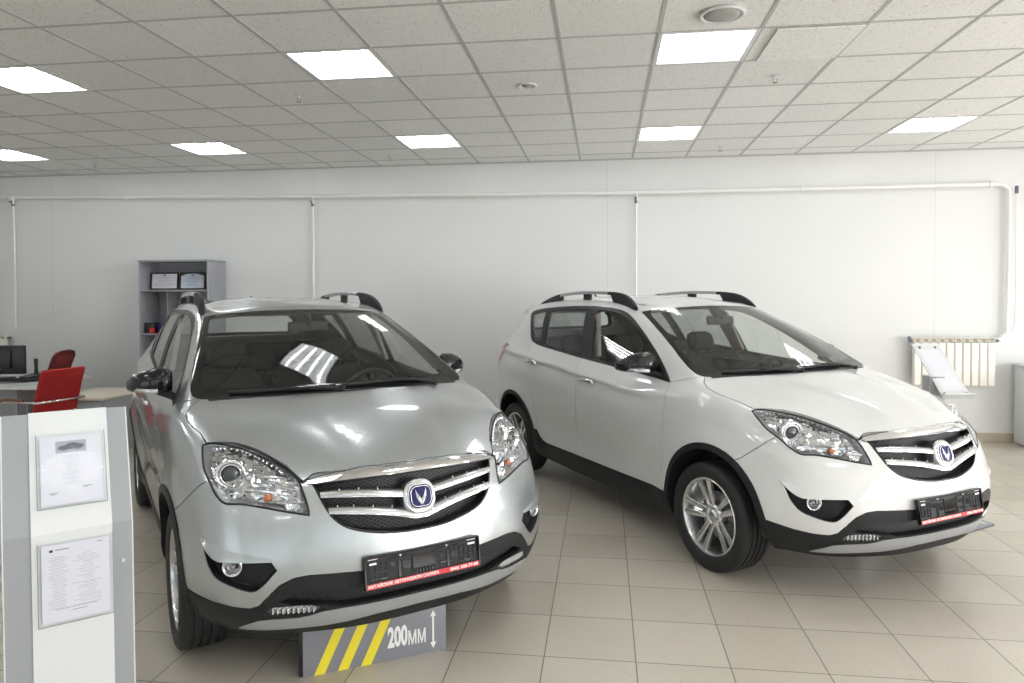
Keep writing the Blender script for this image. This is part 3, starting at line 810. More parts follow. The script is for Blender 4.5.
def grille(ct, root):
    fr = seal(ct, 27, None, .006, 'grille', M['gloss_black'], root, -.003)
    bucket(ct, 27, None, (1, 0, 0), .055, 1.0, M['under'], 'grille_backing', fr)
    out = [(p[1], p[2]) for p in GR_BOT]+[(-p[1], p[2]) for p in GR_BOT[-2::-1]]+[(-p[1], p[2]) for p in CH_BOT[1:]][::1]+[(p[1], p[2]) for p in CH_BOT[-2:0:-1]]
    mesh_net(ct, lambda y, z: inside(y, z, out), -.42, .42, .64, .88, .056, .030, .014, .0028, M['net'], 'grille_mesh', fr)
    prof = [(-.6, -.5), (.35, -.5), (.75, -.36), (.85, -.1), (.75, .2), (.45, .42), (.1, .5), (-.6, .5)]
    def pts(L): return [tuple(p) for p in smooth(L, 4)]
    for sy in (1, -1):
        up = pts([(.395,.820,.020,.016),(.30,.820,.026,.020),(.20,.814,.028,.022),(.10,.802,.028,.024),(.055,.797,.028,.026)])
        b = strip(ct, up, prof, sy); sharp(b, 50); obj('grille_bar', b, M['satin'], fr)
        lo = pts([(.372,.761,.022,.016),(.30,.757,.027,.020),(.20,.746,.029,.022),(.10,.728,.031,.026),(.04,.714,.034,.030),(0,.711,.034,.030)])
        b = strip(ct, lo, prof, sy); sharp(b, 50); obj('grille_bar', b, M['satin'], fr)
        # chrome inlay under each bar
        for L in (up, lo):
            b = strip(ct, [(y, z-h*.40, h*.36, o*1.02) for y, z, h, o in L], prof, sy); shade(b); obj('chrome_strip', b, M['chrome'], fr)
        for L, ks in ((up, (3, 6, 9)), (lo, (2, 5, 8, 11))):
            for k in ks:
                y, z, h, o = L[k]; obj('bar_clip', add_box(bmesh.new(), (ct.fx(y, z+h*.5)+.004, y*sy, z+h*.62), (.012, .004, .010), .001), M['satin'], fr)
    # chrome bar above the opening
    ch = panel(ct, ct.extract(28), gap=.0005, depth=.02, lift=.007, name='chrome_bar', mats=M['chrome'], parent=fr)
    # badge
    x = ct.fx(0, .775); th = math.atan2(ct.fx(0, .72)-ct.fx(0, .83), .11)
    R = Matrix.Rotation(-th, 3, 'Y')
    o0 = Vector((x, 0, .772))
    def f(u, v, t): return o0+R@Vector((t, u, v))
    def shell(w, h, r, levels, k=6):
        bm = bmesh.new(); add_loft(bm, [[f(a, b, t) for a, b in rrect(w*s, h*s, r*s, k)] for s, t in levels], cap=True); fix(bm); return sharp(bm, 50)
    mt = shell(.150, .150, .066, [(1.0, -.03), (1.0, .010), (.985, .018), (.95, .024), (.85, .027)], 8)
    em = obj('badge_mount', mt, M['satin'], fr)
    obj('badge_rim', shell(.114, .106, .038, [(1, .02), (1, .030), (.96, .034), (.93, .034)], 6), M['chrome'], fr)
    obj('badge_field', shell(.104, .096, .034, [(1, .03), (1, .0350), (.98, .0356)], 6), M['blue'], fr)
    bm = bmesh.new(); inner = rrect(.090, .082, .028, 6); L = [f(a, b, .0365) for a, b in inner]; L.append(L[0]); add_tube(bm, L, .0016, 6, cap=False); shade(bm)
    obj('badge_line', bm, M['chrome'], fr)
    bm = bmesh.new()
    for q in ([(-.026,.036),(-.013,.010),(-.0005,-.010),(0,-.039),(-.014,-.022),(-.023,-.002)], [(.026,.036),(.013,.010),(.0005,-.010),(0,-.039),(.014,-.022),(.023,-.002)]):
        cx = sum(a for a, b in q)/6; cz = sum(b for a, b in q)/6
        base = [bm.verts.new(f(a, b, .035)) for a, b in q]; tip = [bm.verts.new(f(a*.9+cx*.1, b*.9+cz*.1, .039)) for a, b in q]; top = bm.verts.new(f(cx, cz, .043))
        for i in range(6):
            j = (i+1) % 6; bm.faces.new((base[i], base[j], tip[j], tip[i])); bm.faces.new((tip[i], tip[j], top))
    obj('badge_emblem', fix(bm), M['satin'], fr)

def lower_grille(ct, root):
    b, cen = bucket(ct, 24, None, (1, 0, 0), .05, 1.0, M['under'], 'lower_grille', root)
    out = [(.50,.448),(.40,.460),(.28,.463),(0,.465),(-.28,.463),(-.40,.460),(-.50,.448),(-.55,.42),(-.39,.394),(-.34,.382),(-.2,.386),(0,.389),(.2,.386),(.34,.382),(.39,.394),(.55,.42)]
    mesh_net(ct, lambda y, z: inside(y, z, out), -.56, .56, .38, .466, .046, .026, .012, .0026, M['net'], 'grille_mesh', b)

def plate_holder(ct, root):
    o0 = Vector((.945, 0, .510)); R = Matrix.Rotation(math.radians(-9), 3, 'Y')
    def f(u, v, t): return o0+R@Vector((t, u, v))
    bm = bmesh.new()
    add_prism(bm, rrect(.524, .130, .006, 3), f, -.016, -.006)
    fix(bm); p = obj('plate_holder', sharp(bm), M['plastic'], root)
    bm = bmesh.new()
    rf = random.Random(5)
    def b(u, v, w, h, t=.004): add_box(bm, f(u, v, -.006+t/2), (t, w, h), .0008, R)
    for v in (.060,): b(0, v, .520, .008, .010)
    for u in (-.258, .258): b(u, .002, .007, .122, .010)
    b(0, -.040, .512, .003, .008)
    for u in (-.2, .2):
        for v in (.036, .0, -.026): b(u, v, .07, .004)
        for du in (-.035, -.012, .012, .035): b(u+du, .004, .003, .06)
    for u in (-.11, .11):
        b(u, .044, .10, .004); b(u, -.002, .012, .07); b(u+.03, .01, .035, .030, .003); b(u-.03, .02, .02, .02, .005)
    b(0, .01, .10, .05, .003); b(-.05, .004, .004, .08, .005); b(.05, .004, .004, .08, .005)
    for k in range(6): b(-.035+k*.014, -.028, .006, .014, .006)
    for k in range(22): b(rf.uniform(-.24, .24), rf.uniform(-.03, .045), rf.uniform(.006, .03), rf.uniform(.003, .012), rf.uniform(.003, .006))
    obj('clip_frame', bm, M['gloss_black'], p)
    bm = bmesh.new()
    add_box(bm, f(0, -.0515, .0), (.006, .516, .020), .001, R); st = obj('red_strip', bm, M['red'], p)
    bm = bmesh.new()
    for u, v, w, h in ((-.225,.036,.030,.008),(.222,.038,.034,.008),(-.225,.054,.04,.003),(.222,.054,.04,.003)): add_box(bm, f(u, v, .0008), (.002, w, h), 0, R)
    for u in (-.105, .105): add_cyl(bm, f(u, .050, -.003), f(u, .050, .002), .0038, n=10)
    obj('clip_marks', bm, M['white_ink'], p)
    T = Matrix.Rotation(PI/2, 3, 'Z')@Matrix.Rotation(PI/2, 3, 'X')      # text x -> car +y, text y -> up, normal +x
    for s, u, sz in (('КИТАЙСКИЕ АВТОМОБИЛИ САМАРА', -.095, .0165), ('(846) 300-77-88', .180, .0165)):
        me = text_mesh(s, sz, .0006, .0004)
        xs = [v.co.x for v in me.vertices]; w = max(xs)-min(xs); want = .31 if u < 0 else .135
        for v in me.vertices: v.co = f(0, 0, 0)*0+Vector(v.co)
        for v in me.vertices:
            q = Vector(v.co); v.co = f(u+q.x*want/w, -.0515+q.y, .0036+q.z)
        obj('strip_lettering', me, M['white_ink'], p)
    return p

def lining(ct, root):
    """inner face of the roof, pillars and doors"""
    bm = bmesh.new(); vm = {}
    for f in ct.bm.faces:
        r = f[ct.reg]; c = f.calc_center_median()
        if r in (0, 6, 8, 10) and c.z > 1.16 and -3.0 < c.x < -.2:
            if r == 6: continue
            vs = []
            for v in f.verts:
                if v not in vm: vm[v] = bm.verts.new(v.co-ct.normal(v.co)*.026)
                vs.append(vm[v])
            try: bm.faces.new(vs[::-1]).smooth = True
            except ValueError: pass
    obj('headlining', bm, M['lining'], root)

def seat(bm, x, y, w, cush=.50, back=.55, rear=False):
    def rr(cx, cy, cz, a, b, n=12, p=3.0):
        out = []
        for k in range(n):
            t = 2*PI*k/n; c, s = math.cos(t), math.sin(t)
            out.append((math.copysign(abs(c)**(2/p), c)*a, math.copysign(abs(s)**(2/p), s)*b))
        return out
    # cushion: loft along x
    rings = []
    for t, hz, ww in ((0, .5, .8), (.06, .85, .95), (.3, .95, 1), (.7, 1, 1), (.94, .9, .95), (1, .6, .85)):
        cx = x-.02+cush*t
        rings.append([(cx, y+u*w/2*ww, .56+v*.085*hz+(.02 if abs(u) > .7 else 0)) for u, v in rr(0, 0, 0, 1, 1)])
    add_loft(bm, rings)
    rings = []
    for t, th, ww in ((0, .8, .85), (.1, 1, .97), (.4, 1, 1), (.75, .85, .95), (.92, .7, .8), (1, .4, .62)):
        z = .58+back*t; cx = x-.02-.30*back*t*.9
        rings.append([(cx+u*.075*th-.01, y+v*w/2*ww, z) for u, v in rr(0, 0, 0, 1, 1)])
    add_loft(bm, rings)
    z = .58+back; cx = x-.02-.27*back
    rings = []
    for t, s in ((0, .6), (.15, .92), (.5, 1), (.85, .9), (1, .55)):
        rings.append([(cx-.02+u*.05*s-.03*t, y+v*.135*s, z+.02+.16*t) for u, v in rr(0, 0, 0, 1, 1)])
    add_loft(bm, rings)
    add_cyl(bm, (cx, y+.05, z-.03), (cx-.01, y+.05, z+.06), .006); add_cyl(bm, (cx, y-.05, z-.03), (cx-.01, y-.05, z+.06), .006)

def interior(ct, root):
    for x, y, w in ((-1.25, .37, .50), (-1.25, -.37, .50)):
        bm = bmesh.new(); seat(bm, x, y, w); fix(bm); shade(bm); obj('front_seat', bm, M['seat'], root)
    bm = bmesh.new()
    seat(bm, -2.12, .38, .5, back=.50); seat(bm, -2.12, -.38, .5, back=.50); seat(bm, -2.12, 0, .28, back=.42); fix(bm); shade(bm)
    obj('rear_bench', bm, M['seat'], root)
    # dashboard
    prof = [(-.08,1.085),(-.30,1.095),(-.45,1.085),(-.58,1.04),(-.62,.96),(-.58,.80),(-.45,.62),(-.2,.55),(-.05,.60)]
    bm = bmesh.new(); rings = []
    for y in (-.68, -.6, -.42, -.36, -.30, -.12, 0, .12, .2, .3, .42, .5, .62, .68):
        k = .022*math.exp(-((y-.37)/.16)**2); e = .03*(abs(y)/.68)**4
        rings.append([(x-(k*.9 if 1 <= i <= 3 else 0), y, z+(k*1.6 if 1 <= i <= 3 else 0)-e) for i, (x, z) in enumerate(prof)])
    add_loft(bm, rings); fix(bm); sharp(bm, 50); obj('dashboard', bm, M['cabin'], root)
    # steering wheel
    c = Vector((-.74, .37, .99)); ax = Vector((-.88, 0, .47)).normalized(); u = Vector((0, 1, 0)); v = ax.cross(u)
    bm = bmesh.new(); pts = [c+(u*math.cos(2*PI*k/40)+v*math.sin(2*PI*k/40))*.185 for k in range(41)]
    add_tube(bm, pts, .015, 10, cap=False); add_cyl(bm, c-ax*.05, c+ax*.0, .065, .055, 20); add_cyl(bm, c-ax*.25, c-ax*.04, .035, .045, 12)
    for a in (0, PI, -PI/2): add_tube(bm, [c+(u*math.cos(a)+v*math.sin(a))*.05-ax*.02, c+(u*math.cos(a)+v*math.sin(a))*.18], [.022, .012], 8)
    fix(bm); shade(bm); obj('steering_wheel', bm, M['cabin'], root)
    # inside mirror
    bm = bmesh.new(); add_box(bm, (-.80, 0, 1.435), (.03, .25, .065), .022, Matrix.Rotation(-.2, 3, 'Y'), seg=4); add_tube(bm, [(-.79, 0, 1.45), (-.76, 0, 1.49), (-.80, 0, 1.515)], .011, 8)
    fix(bm); shade(bm); obj('inside_mirror', bm, M['cabin'], root)
    bm = bmesh.new()
    for sy in (1, -1): add_box(bm, (-1.05, .33*sy, 1.535), (.16, .36, .012), .006, Matrix.Rotation(.22, 3, 'Y'))
    obj('sun_visor', bm, M['lining'], root)
    # tub: floor, firewall, door cards
    bm = bmesh.new()
    add_box(bm, (-1.55, 0, .40), (3.0, 1.44, .04), .01)
    for sy in (1, -1):
        add_box(bm, (-1.35, .795*sy, .72), (2.1, .05, .66), .02)
        add_box(bm, (-2.75, .70*sy, .76), (.55, .06, .74), .02)
    add_box(bm, (-.09, 0, .74), (.06, 1.4, .66), .02)
    add_box(bm, (-2.62, 0, .98), (.70, 1.3, .03), .01); add_box(bm, (-3.05, 0, .80), (.05, 1.2, .80), .02)
    obj('cabin_tub', bm, M['cabin'], root)
    bm = bmesh.new()
    for sy in (1, -1): add_box(bm, (-1.40, .690*sy, 1.31), (.05, .03, .36), .010, Matrix.Rotation(.22*sy, 3, 'X')@Matrix.Rotation(-.35, 3, 'Y'))
    obj('centre_pillar_trim', bm, M['lining'], root)

def underbody(ct, root):
    bm = bmesh.new()
    add_box(bm, (-.02-1.25, 0, .30), (1.75, 1.56, .16), .04)
    add_box(bm, (.52, 0, .36), (.42, 1.1, .16), .04)
    add_box(bm, (.06, 0, .62), (.95, 1.0, .5), .04)
    add_box(bm, (-2.65, 0, .42), (.95, 1.0, .2), .05)
    for wx in (.05, -2.54): add_cyl(bm, (wx, -.70, .32), (wx, .70, .32), .035)
    obj('underbody', bm, M['under'], root)
    for cx in (FA, RA):
        for sy in (1, -1):
            bm = bmesh.new(); n = 28; rings = []
            for k in range(n+1):
                a = PI*k/n-.0
                zz = .342+.393*math.sin(a); xx = cx-.393*math.cos(a)
                rings.append([(xx, sy*.865, zz), (xx, sy*.60, zz), (xx, sy*.44, zz)])
            add_loft(bm, rings, cap=False, closed=False)
            v = [bm.verts.new((cx-.393*math.cos(PI*k/n), sy*.44, .342+.393*math.sin(PI*k/n))) for k in range(n+1)]
            bm.faces.new(v); v = [bm.verts.new((cx+s*.393, sy*y, z)) for s in (-1,) for y, z in ((.86,.342),(.86,.33),(.44,.33),(.44,.342))]; bm.faces.new(v)
            v = [bm.verts.new((cx+.393, sy*y, z)) for y, z in ((.86,.342),(.86,.33),(.44,.33),(.44,.342))]; bm.faces.new(v)
            fix(bm); shade(bm); obj('wheel_arch_liner', bm, M['under'], root)

def roof_gear(ct, root):
    for sy in (1, -1):
        path = smooth([(-1.035,.580,1.535),(-1.12,.572,1.592),(-1.22,.564,1.630),(-1.36,.556,1.648),(-1.6,.553,1.658),(-1.9,.551,1.658),(-2.18,.549,1.642),(-2.35,.545,1.618),(-2.52,.54,1.580),(-2.64,.535,1.548)], 5)
        def seg(i0, i1, name, m, parent, w=.019, h=.013, end=(1, 1)):
            rings = []
            for i in range(i0, i1+1):
                p = path[i]; s = ct.hit((p.x, p.y*sy, 3), (0, 0, -1)); k = 1
                lo = s.z-.004 if (m is not M['satin'] and min(i, len(path)-1-i) < 16) else p.z-2*h
                hh = (p.z-lo)
                e = min(1, (i-0)/4+.35, (len(path)-1-i)/4+.35)
                rings.append([(p.x, sy*(p.y+w*e*a), lo+hh*b) for a, b in ((-1,.0),(-1,.7),(-.6,1),(.6,1),(1,.7),(1,.0))])
            bm = bmesh.new(); add_loft(bm, rings); fix(bm); sharp(bm, 40); return obj(name, bm, m, parent)
        a = 17; b = 31
        r = seg(a, b, 'roof_rail', M['satin'], root)
        seg(0, a, 'rail_foot', M['plastic'], r); seg(b, len(path)-1, 'rail_foot', M['plastic'], r)
        bm = bmesh.new(); p = path[23]; s = ct.hit((p.x, p.y*sy, 3), (0, 0, -1)); add_box(bm, (p.x, p.y*sy, (s.z+p.z-.02)/2), (.10, .026, max(.01, p.z-.02-s.z+.01)), .004); obj('rail_support', bm, M['plastic'], r)
    # aerial and spoiler
    bm = bmesh.new(); s = ct.hit((-2.55, 0, 3), (0, 0, -1)).z
    rings = [[(-2.50-.02*t*2-.05*u*(1-t)*.9, v*.022*(1-t*.75), s-.004+.052*t) for u, v in [(math.cos(2*PI*k/12), math.sin(2*PI*k/12)) for k in range(12)]] for t in (0, .15, .4, .7, .95)]
    add_loft(bm, rings); fix(bm); shade(bm); obj('roof_aerial', bm, M['gloss_black'], root)
    bm = bmesh.new(); rings = []
    for y in [-.50, -.46, -.3, -.15, 0, .15, .3, .46, .50]:
        e = 1-(abs(y)/.5)**6*.6
        rings.append([(-2.92, y, 1.508), (-3.02, y, 1.490), (-3.09-.03*e, y, 1.452), (-3.10-.03*e, y, 1.438), (-3.04, y, 1.440), (-2.96, y, 1.455)])
    add_loft(bm, rings); fix(bm); sharp(bm, 50); obj('rear_spoiler', bm, M['white'], root)

def mirrors(ct, root):
    for sy in (1, -1):
        # shell lofted along the car's width
        sec = []
        for t, hx, hz, cz, cx in ((0, .55, .62, 1.160, -.572), (.06, .92, .98, 1.160, -.575), (.25, 1.05, 1.10, 1.160, -.582), (.55, 1.0, .98, 1.157, -.602), (.80, .85, .76, 1.150, -.632), (.94, .6, .52, 1.145, -.664), (1, .3, .28, 1.143, -.68)):
            y = .80+.21*t; ring = []
            for k in range(16):
                a = 2*PI*k/16; c, s = math.cos(a), math.sin(a)
                c = math.copysign(abs(c)**.75, c); s = math.copysign(abs(s)**.75, s)
                xx = (.074*c if c > 0 else .045*c)*hx; zz = (.076*s if s > 0 else .046*s)*hz
                ring.append((cx+xx, sy*y, cz+zz))
            sec.append(ring)
        bm = bmesh.new(); add_loft(bm, sec); fix(bm)
        bmesh.ops.subdivide_edges(bm, edges=[e for e in bm.edges], cuts=1, use_grid_fill=True, smooth=1.0); shade(bm)
        m = obj('side_mirror', bm, M['gloss_black'], root)
        bm = bmesh.new(); add_loft(bm, [[(x+a*.028, sy*y, z+b*.022) for a, b in [(math.cos(2*PI*k/12), math.sin(2*PI*k/12)) for k in range(12)]] for x, y, z in ((-.47,.775,1.088),(-.50,.80,1.095),(-.55,.845,1.112),(-.57,.88,1.125))]); fix(bm); shade(bm)
        obj('mirror_stalk', bm, M['plastic'], m)
        # indicator strip wrapped along the lower front edge
        rings = []
        for t in range(9):
            k = t/8; y = .875+.122*k; x = -.497-.035*k-.12*k**3.2; z = 1.128+.004*k
            rings.append([(x+.006, sy*y, z-.013*(1-k*.3)), (x+.012, sy*y, z), (x+.004, sy*y, z+.013*(1-k*.3)), (x-.02, sy*y, z)])
        bm = bmesh.new(); add_loft(bm, rings); fix(bm); sharp(bm, 60); obj('indicator_strip', bm, M['satin'], m)
        bm = bmesh.new(); add_box(bm, (-.632, sy*.905, 1.165), (.006, .155, .095), .02); obj('mirror_glass', bm, M['chrome'], m)
        bm = bmesh.new(); tri = [(-.375,1.072),(-.44,1.10),(-.50,1.145),(-.47,1.092)]
        pts = [(-.36,1.070),(-.455,1.135),(-.505,1.165),(-.47,1.085)]
        v = []
        for x, z in pts:
            h = ct.side(x, z, sy); v.append(h+Vector((0, sy*.004, 0)))
        a = [bm.verts.new(p) for p in v]; b = [bm.verts.new(p-Vector((0, sy*.02, 0))) for p in v]; bm.faces.new(a); bm.faces.new(b[::-1])
        for i in range(4): bm.faces.new((a[i], a[(i+1) % 4], b[(i+1) % 4], b[i]))
        obj('mirror_base', fix(bm), M['plastic'], m)

def wipers(ct, root):
    def S(x, y, lift):
        h = ct.hit((x, y, 3), (0, 0, -1)); return h+ct.normal(h)*lift
    for pts, blade in (([(-.055,.52),(-.075,.38),(-.062,.20)], [(-.112,.54),(-.082,.34),(-.052,.10),(-.048,-.02)]), ([(-.006,-.04),(-.03,-.18),(-.068,-.34)], [(-.050,-.06),(-.060,-.24),(-.095,-.44),(-.14,-.58)])):
        bm = bmesh.new(); p = smooth([S(x, y, .018 if i else .012) for i, (x, y) in enumerate(pts)], 4); n = len(p)
        add_tube(bm, p, [.010-.006*i/(n-1) for i in range(n)], 8); add_cyl(bm, p[0]-Vector((0, 0, .02)), p[0]+Vector((0, 0, .010)), .014)
        fix(bm); shade(bm); w = obj('wiper', bm, M['plastic'], root)
        bm = bmesh.new(); add_tube(bm, smooth([S(x, y, .008) for x, y in blade], 4), .0048, 6); obj('wiper_blade', fix(bm), M['rubber_seal'], w)
    # cowl panel below the windscreen
    bm = bmesh.new(); rings = []
    for y in [-.68+.085*k for k in range(17)]:
        xr = .02-.33*max(0, abs(y)-.1)**1.9; h = S(xr-.03, y, .002); g = S(xr+.006, y, -.006); rings.append([g, g.lerp(h, .5)+Vector((0, 0, .002)), h, h-Vector((0, 0, .02)), g-Vector((0, 0, .02))])
    add_loft(bm, rings); fix(bm); sharp(bm, 40); obj('cowl_panel', bm, M['plastic'], root)

def wheels(ct, root):
    # all in wheel space: axle = y, outer side +y
    prof = [(.222,.078),(.228,.090),(.236,.099),(.252,.106),(.272,.108),(.290,.105),(.304,.098),(.312,.090),(.317,.080)]
    tread = []
    for g in (.053, .018, -.018, -.053): tread += [(.3205-.002*(abs(g)/.06), g+.006), (.3125, g+.0045), (.3125, g-.0045), (.3205-.002*(abs(g)/.06), g-.006)]
    prof = prof+tread+[(r, -h) for r, h in prof[::-1]]
    bm = bmesh.new(); add_lathe(bm, prof, 96)
    # tread blocks: shallow cross cuts on the shoulders
    for k in range(0, 96*1, 1): pass
    fix(bm); sharp(bm, 40); tyre = bpy.data.meshes.new('tyre'); bm.to_mesh(tyre); bm.free(); tyre.materials.append(M['rubber'])
    bm = bmesh.new()
    add_lathe(bm, [(.229,.082),(.230,.090),(.224,.094),(.217,.091),(.211,.080),(.205,.055),(.195,.0),(.198,-.07),(.222,-.088),(.229,-.085)], 96)
    add_lathe(bm, [(.001,.058),(.030,.058),(.034,.054),(.045,.060),(.060,.056),(.070,.046),(.074,.02),(.03,.015),(.001,.015)], 48)
    for k in range(5):
        a0 = 2*PI*k/5+PI/2
        for sd in (1, -1):
            rings = []
            for r, off, w, yf, th in ((.035,.016,.028,.050,.03),(.07,.020,.029,.058,.028),(.11,.025,.031,.066,.026),(.16,.031,.034,.076,.026),(.195,.037,.039,.083,.028),(.220,.041,.046,.086,.03)):
                c, s = math.cos(a0), math.sin(a0); ring = []
                for u, y in ((-1, -.9), (-1, -.15), (-.55, 0), (.45, .0), (1, -.22), (1, -.9)):
                    t = sd*off+u*sd*w*-.5; ring.append((r*c-t*s, yf+y*th, r*s+t*c))
                rings.append(ring)
            add_loft(bm, rings)
        a1 = a0+PI/5; add_cyl(bm, (.050*math.cos(a1), .044, .050*math.sin(a1)), (.050*math.cos(a1), .064, .050*math.sin(a1)), .011, .009, 8)
    fix(bm); sharp(bm, 35); rim = bpy.data.meshes.new('rim'); bm.to_mesh(rim); bm.free(); rim.materials.append(M['alloy'])
    bm = bmesh.new(); add_lathe(bm, [(.035,.012),(.135,.012),(.138,.008),(.135,-.008),(.035,-.008)], 48); add_lathe(bm, [(.03,.03),(.075,.026),(.08,.0)], 32)
    add_box(bm, (-.10, .0, .055), (.06, .06, .13), .015, Matrix.Rotation(.5, 3, 'Y'))
    fix(bm); sharp(bm, 35); disc = bpy.data.meshes.new('disc'); bm.to_mesh(disc); bm.free(); disc.materials.append(M['steel'])
    bm = bmesh.new(); add_lathe(bm, [(.001,.0645),(.020,.0635),(.027,.060),(.028,.056)], 24); fix(bm); shade(bm); cap = bpy.data.meshes.new('cap'); bm.to_mesh(cap); bm.free(); cap.materials.append(M['satin'])
    bm = bmesh.new(); 
    for k in range(5):
        a1 = 2*PI*k/5+PI/2+PI/5; add_cyl(bm, (.050*math.cos(a1), .05, .050*math.sin(a1)), (.050*math.cos(a1), .0665, .050*math.sin(a1)), .0075, .006, 6)
    nut = bpy.data.meshes.new('nut'); fix(bm); bm.to_mesh(nut); bm.free(); nut.materials.append(M['steel'])
    rots = {(.05, -1): .25, (.05, 1): .9, (-2.54, -1): .5, (-2.54, 1): 0}
    for wx in (.05, -2.54):
        for sy in (1, -1):
            w = obj('front_wheel' if wx > -1 else 'rear_wheel', rim, [], root)
            w.location = (wx, sy*.765, .3205); w.rotation_euler = (0, rots[wx, sy], 0 if sy > 0 else PI)
            for n, m in (('tyre', tyre), ('brake_disc', disc), ('hub_cap', cap), ('wheel_nuts', nut)): obj(n, m, [], w)
# ------------------------------------------------------------------ the showroom
WY, CZ = 8.26, 3.205
GX0, GY0 = -.268, 7.34
XL, XR, YB = -10.2, 7.4, -5.2
def node_mat(name):
    m = bpy.data.materials.new(name); m.use_nodes = True; nt = m.node_tree; return m, nt, nt.nodes['Principled BSDF']
def math_(nt, op, a, b=None, clamp=False):
    n = nt.nodes.new('ShaderNodeMath'); n.operation = op; n.use_clamp = clamp
    for i, v in enumerate((a, b)):
        if v is None: continue
        if isinstance(v, (int, float)): n.inputs[i].default_value = v
        else: nt.links.new(v, n.inputs[i])
    return n.outputs[0]
def room_materials():
    # floor: square stone-look tiles with dark joints
    m, nt, b = node_mat('floor_tiles'); L = nt.links
    g = nt.nodes.new('ShaderNodeNewGeometry'); s = nt.nodes.new('ShaderNodeSeparateXYZ'); L.new(g.outputs['Position'], s.inputs[0])
    T = .4077
    u = math_(nt, 'DIVIDE', math_(nt, 'ADD', s.outputs[0], .267+T*40), T); v = math_(nt, 'DIVIDE', math_(nt, 'ADD', s.outputs[1], -5.148+T*40), T)
    def edge(x):
        f = math_(nt, 'FRACT', x); d = math_(nt, 'ABSOLUTE', math_(nt, 'SUBTRACT', f, .5)); return math_(nt, 'SUBTRACT', .5, d)
    ed = math_(nt, 'MINIMUM', edge(u), edge(v))
    j = math_(nt, 'LESS_THAN', ed, .0062)
    wn = nt.nodes.new('ShaderNodeTexWhiteNoise'); cb = nt.nodes.new('ShaderNodeCombineXYZ')
    L.new(math_(nt, 'FLOOR', u), cb.inputs[0]); L.new(math_(nt, 'FLOOR', v), cb.inputs[1]); L.new(cb.outputs[0], wn.inputs[0])
    no = nt.nodes.new('ShaderNodeTexNoise'); no.inputs['Scale'].default_value = 26; no.inputs['Detail'].default_value = 6; no.inputs['Roughness'].default_value = .7
    L.new(g.outputs['Position'], no.inputs['Vector'])
    n2 = nt.nodes.new('ShaderNodeTexNoise'); n2.inputs['Scale'].default_value = 2.2; n2.inputs['Detail'].default_value = 3; L.new(g.outputs['Position'], n2.inputs['Vector'])
    val = math_(nt, 'ADD', math_(nt, 'MULTIPLY', wn.outputs[0], .28), math_(nt, 'ADD', math_(nt, 'MULTIPLY', no.outputs[0], .16), math_(nt, 'ADD', math_(nt, 'MULTIPLY', n2.outputs[0], .35), .20)))
    cr = nt.nodes.new('ShaderNodeValToRGB'); cr.color_ramp.elements[0].position = .35; cr.color_ramp.elements[0].color = (.50, .455, .38, 1)
    cr.color_ramp.elements[1].position = .85; cr.color_ramp.elements[1].color = (.60, .555, .48, 1); L.new(val, cr.inputs[0])
    vs = nt.nodes.new('ShaderNodeTexVoronoi'); vs.inputs['Scale'].default_value = 34; L.new(g.outputs['Position'], vs.inputs['Vector'])
    spk = nt.nodes.new('ShaderNodeMixRGB'); spk.inputs[2].default_value = (.36, .31, .24, 1); L.new(math_(nt, 'MULTIPLY', math_(nt, 'LESS_THAN', vs.outputs['Distance'], .13), math_(nt, 'GREATER_THAN', no.outputs[0], .55)), spk.inputs[0]); L.new(cr.outputs[0], spk.inputs[1])
    mx = nt.nodes.new('ShaderNodeMixRGB'); mx.inputs[2].default_value = (.17, .145, .115, 1); L.new(j, mx.inputs[0]); L.new(spk.outputs[0], mx.inputs[1]); L.new(mx.outputs[0], b.inputs['Base Color'])
    ro = math_(nt, 'ADD', math_(nt, 'MULTIPLY', n2.outputs[0], .10), math_(nt, 'ADD', math_(nt, 'MULTIPLY', j, .4), .20)); L.new(ro, b.inputs['Roughness'])
    bp = nt.nodes.new('ShaderNodeBump'); bp.inputs['Strength'].default_value = .5; bp.inputs['Distance'].default_value = .002
    hh = math_(nt, 'MULTIPLY', j, -1.0); L.new(hh, bp.inputs['Height']); L.new(bp.outputs[0], b.inputs['Normal'])
    M['floor'] = m
    # mineral-fibre ceiling tiles
    m, nt, b = node_mat('ceiling_tiles'); L = nt.links
    g = nt.nodes.new('ShaderNodeNewGeometry'); no = nt.nodes.new('ShaderNodeTexNoise'); no.inputs['Scale'].default_value = 38; no.inputs['Detail'].default_value = 4
    L.new(g.outputs['Position'], no.inputs['Vector'])
    vo = nt.nodes.new('ShaderNodeTexVoronoi'); vo.inputs['Scale'].default_value = 55; L.new(g.outputs['Position'], vo.inputs['Vector'])
    pit = math_(nt, 'MULTIPLY', math_(nt, 'LESS_THAN', vo.outputs['Distance'], .34), math_(nt, 'GREATER_THAN', no.outputs[0], .52))
    mx = nt.nodes.new('ShaderNodeMixRGB'); mx.inputs[1].default_value = (.88, .88, .865, 1); mx.inputs[2].default_value = (.66, .655, .64, 1); L.new(pit, mx.inputs[0])
    s = nt.nodes.new('ShaderNodeSeparateXYZ'); L.new(g.outputs['Position'], s.inputs[0]); cb = nt.nodes.new('ShaderNodeCombineXYZ'); wn = nt.nodes.new('ShaderNodeTexWhiteNoise')
    L.new(math_(nt, 'FLOOR', math_(nt, 'DIVIDE', math_(nt, 'SUBTRACT', s.outputs[0], GX0), .6)), cb.inputs[0]); L.new(math_(nt, 'FLOOR', math_(nt, 'DIVIDE', math_(nt, 'SUBTRACT', s.outputs[1], GY0), .6)), cb.inputs[1]); L.new(cb.outputs[0], wn.inputs[0])
    mv = nt.nodes.new('ShaderNodeMixRGB'); mv.blend_type = 'MULTIPLY'; mv.inputs[0].default_value = 1; L.new(mx.outputs[0], mv.inputs[1])
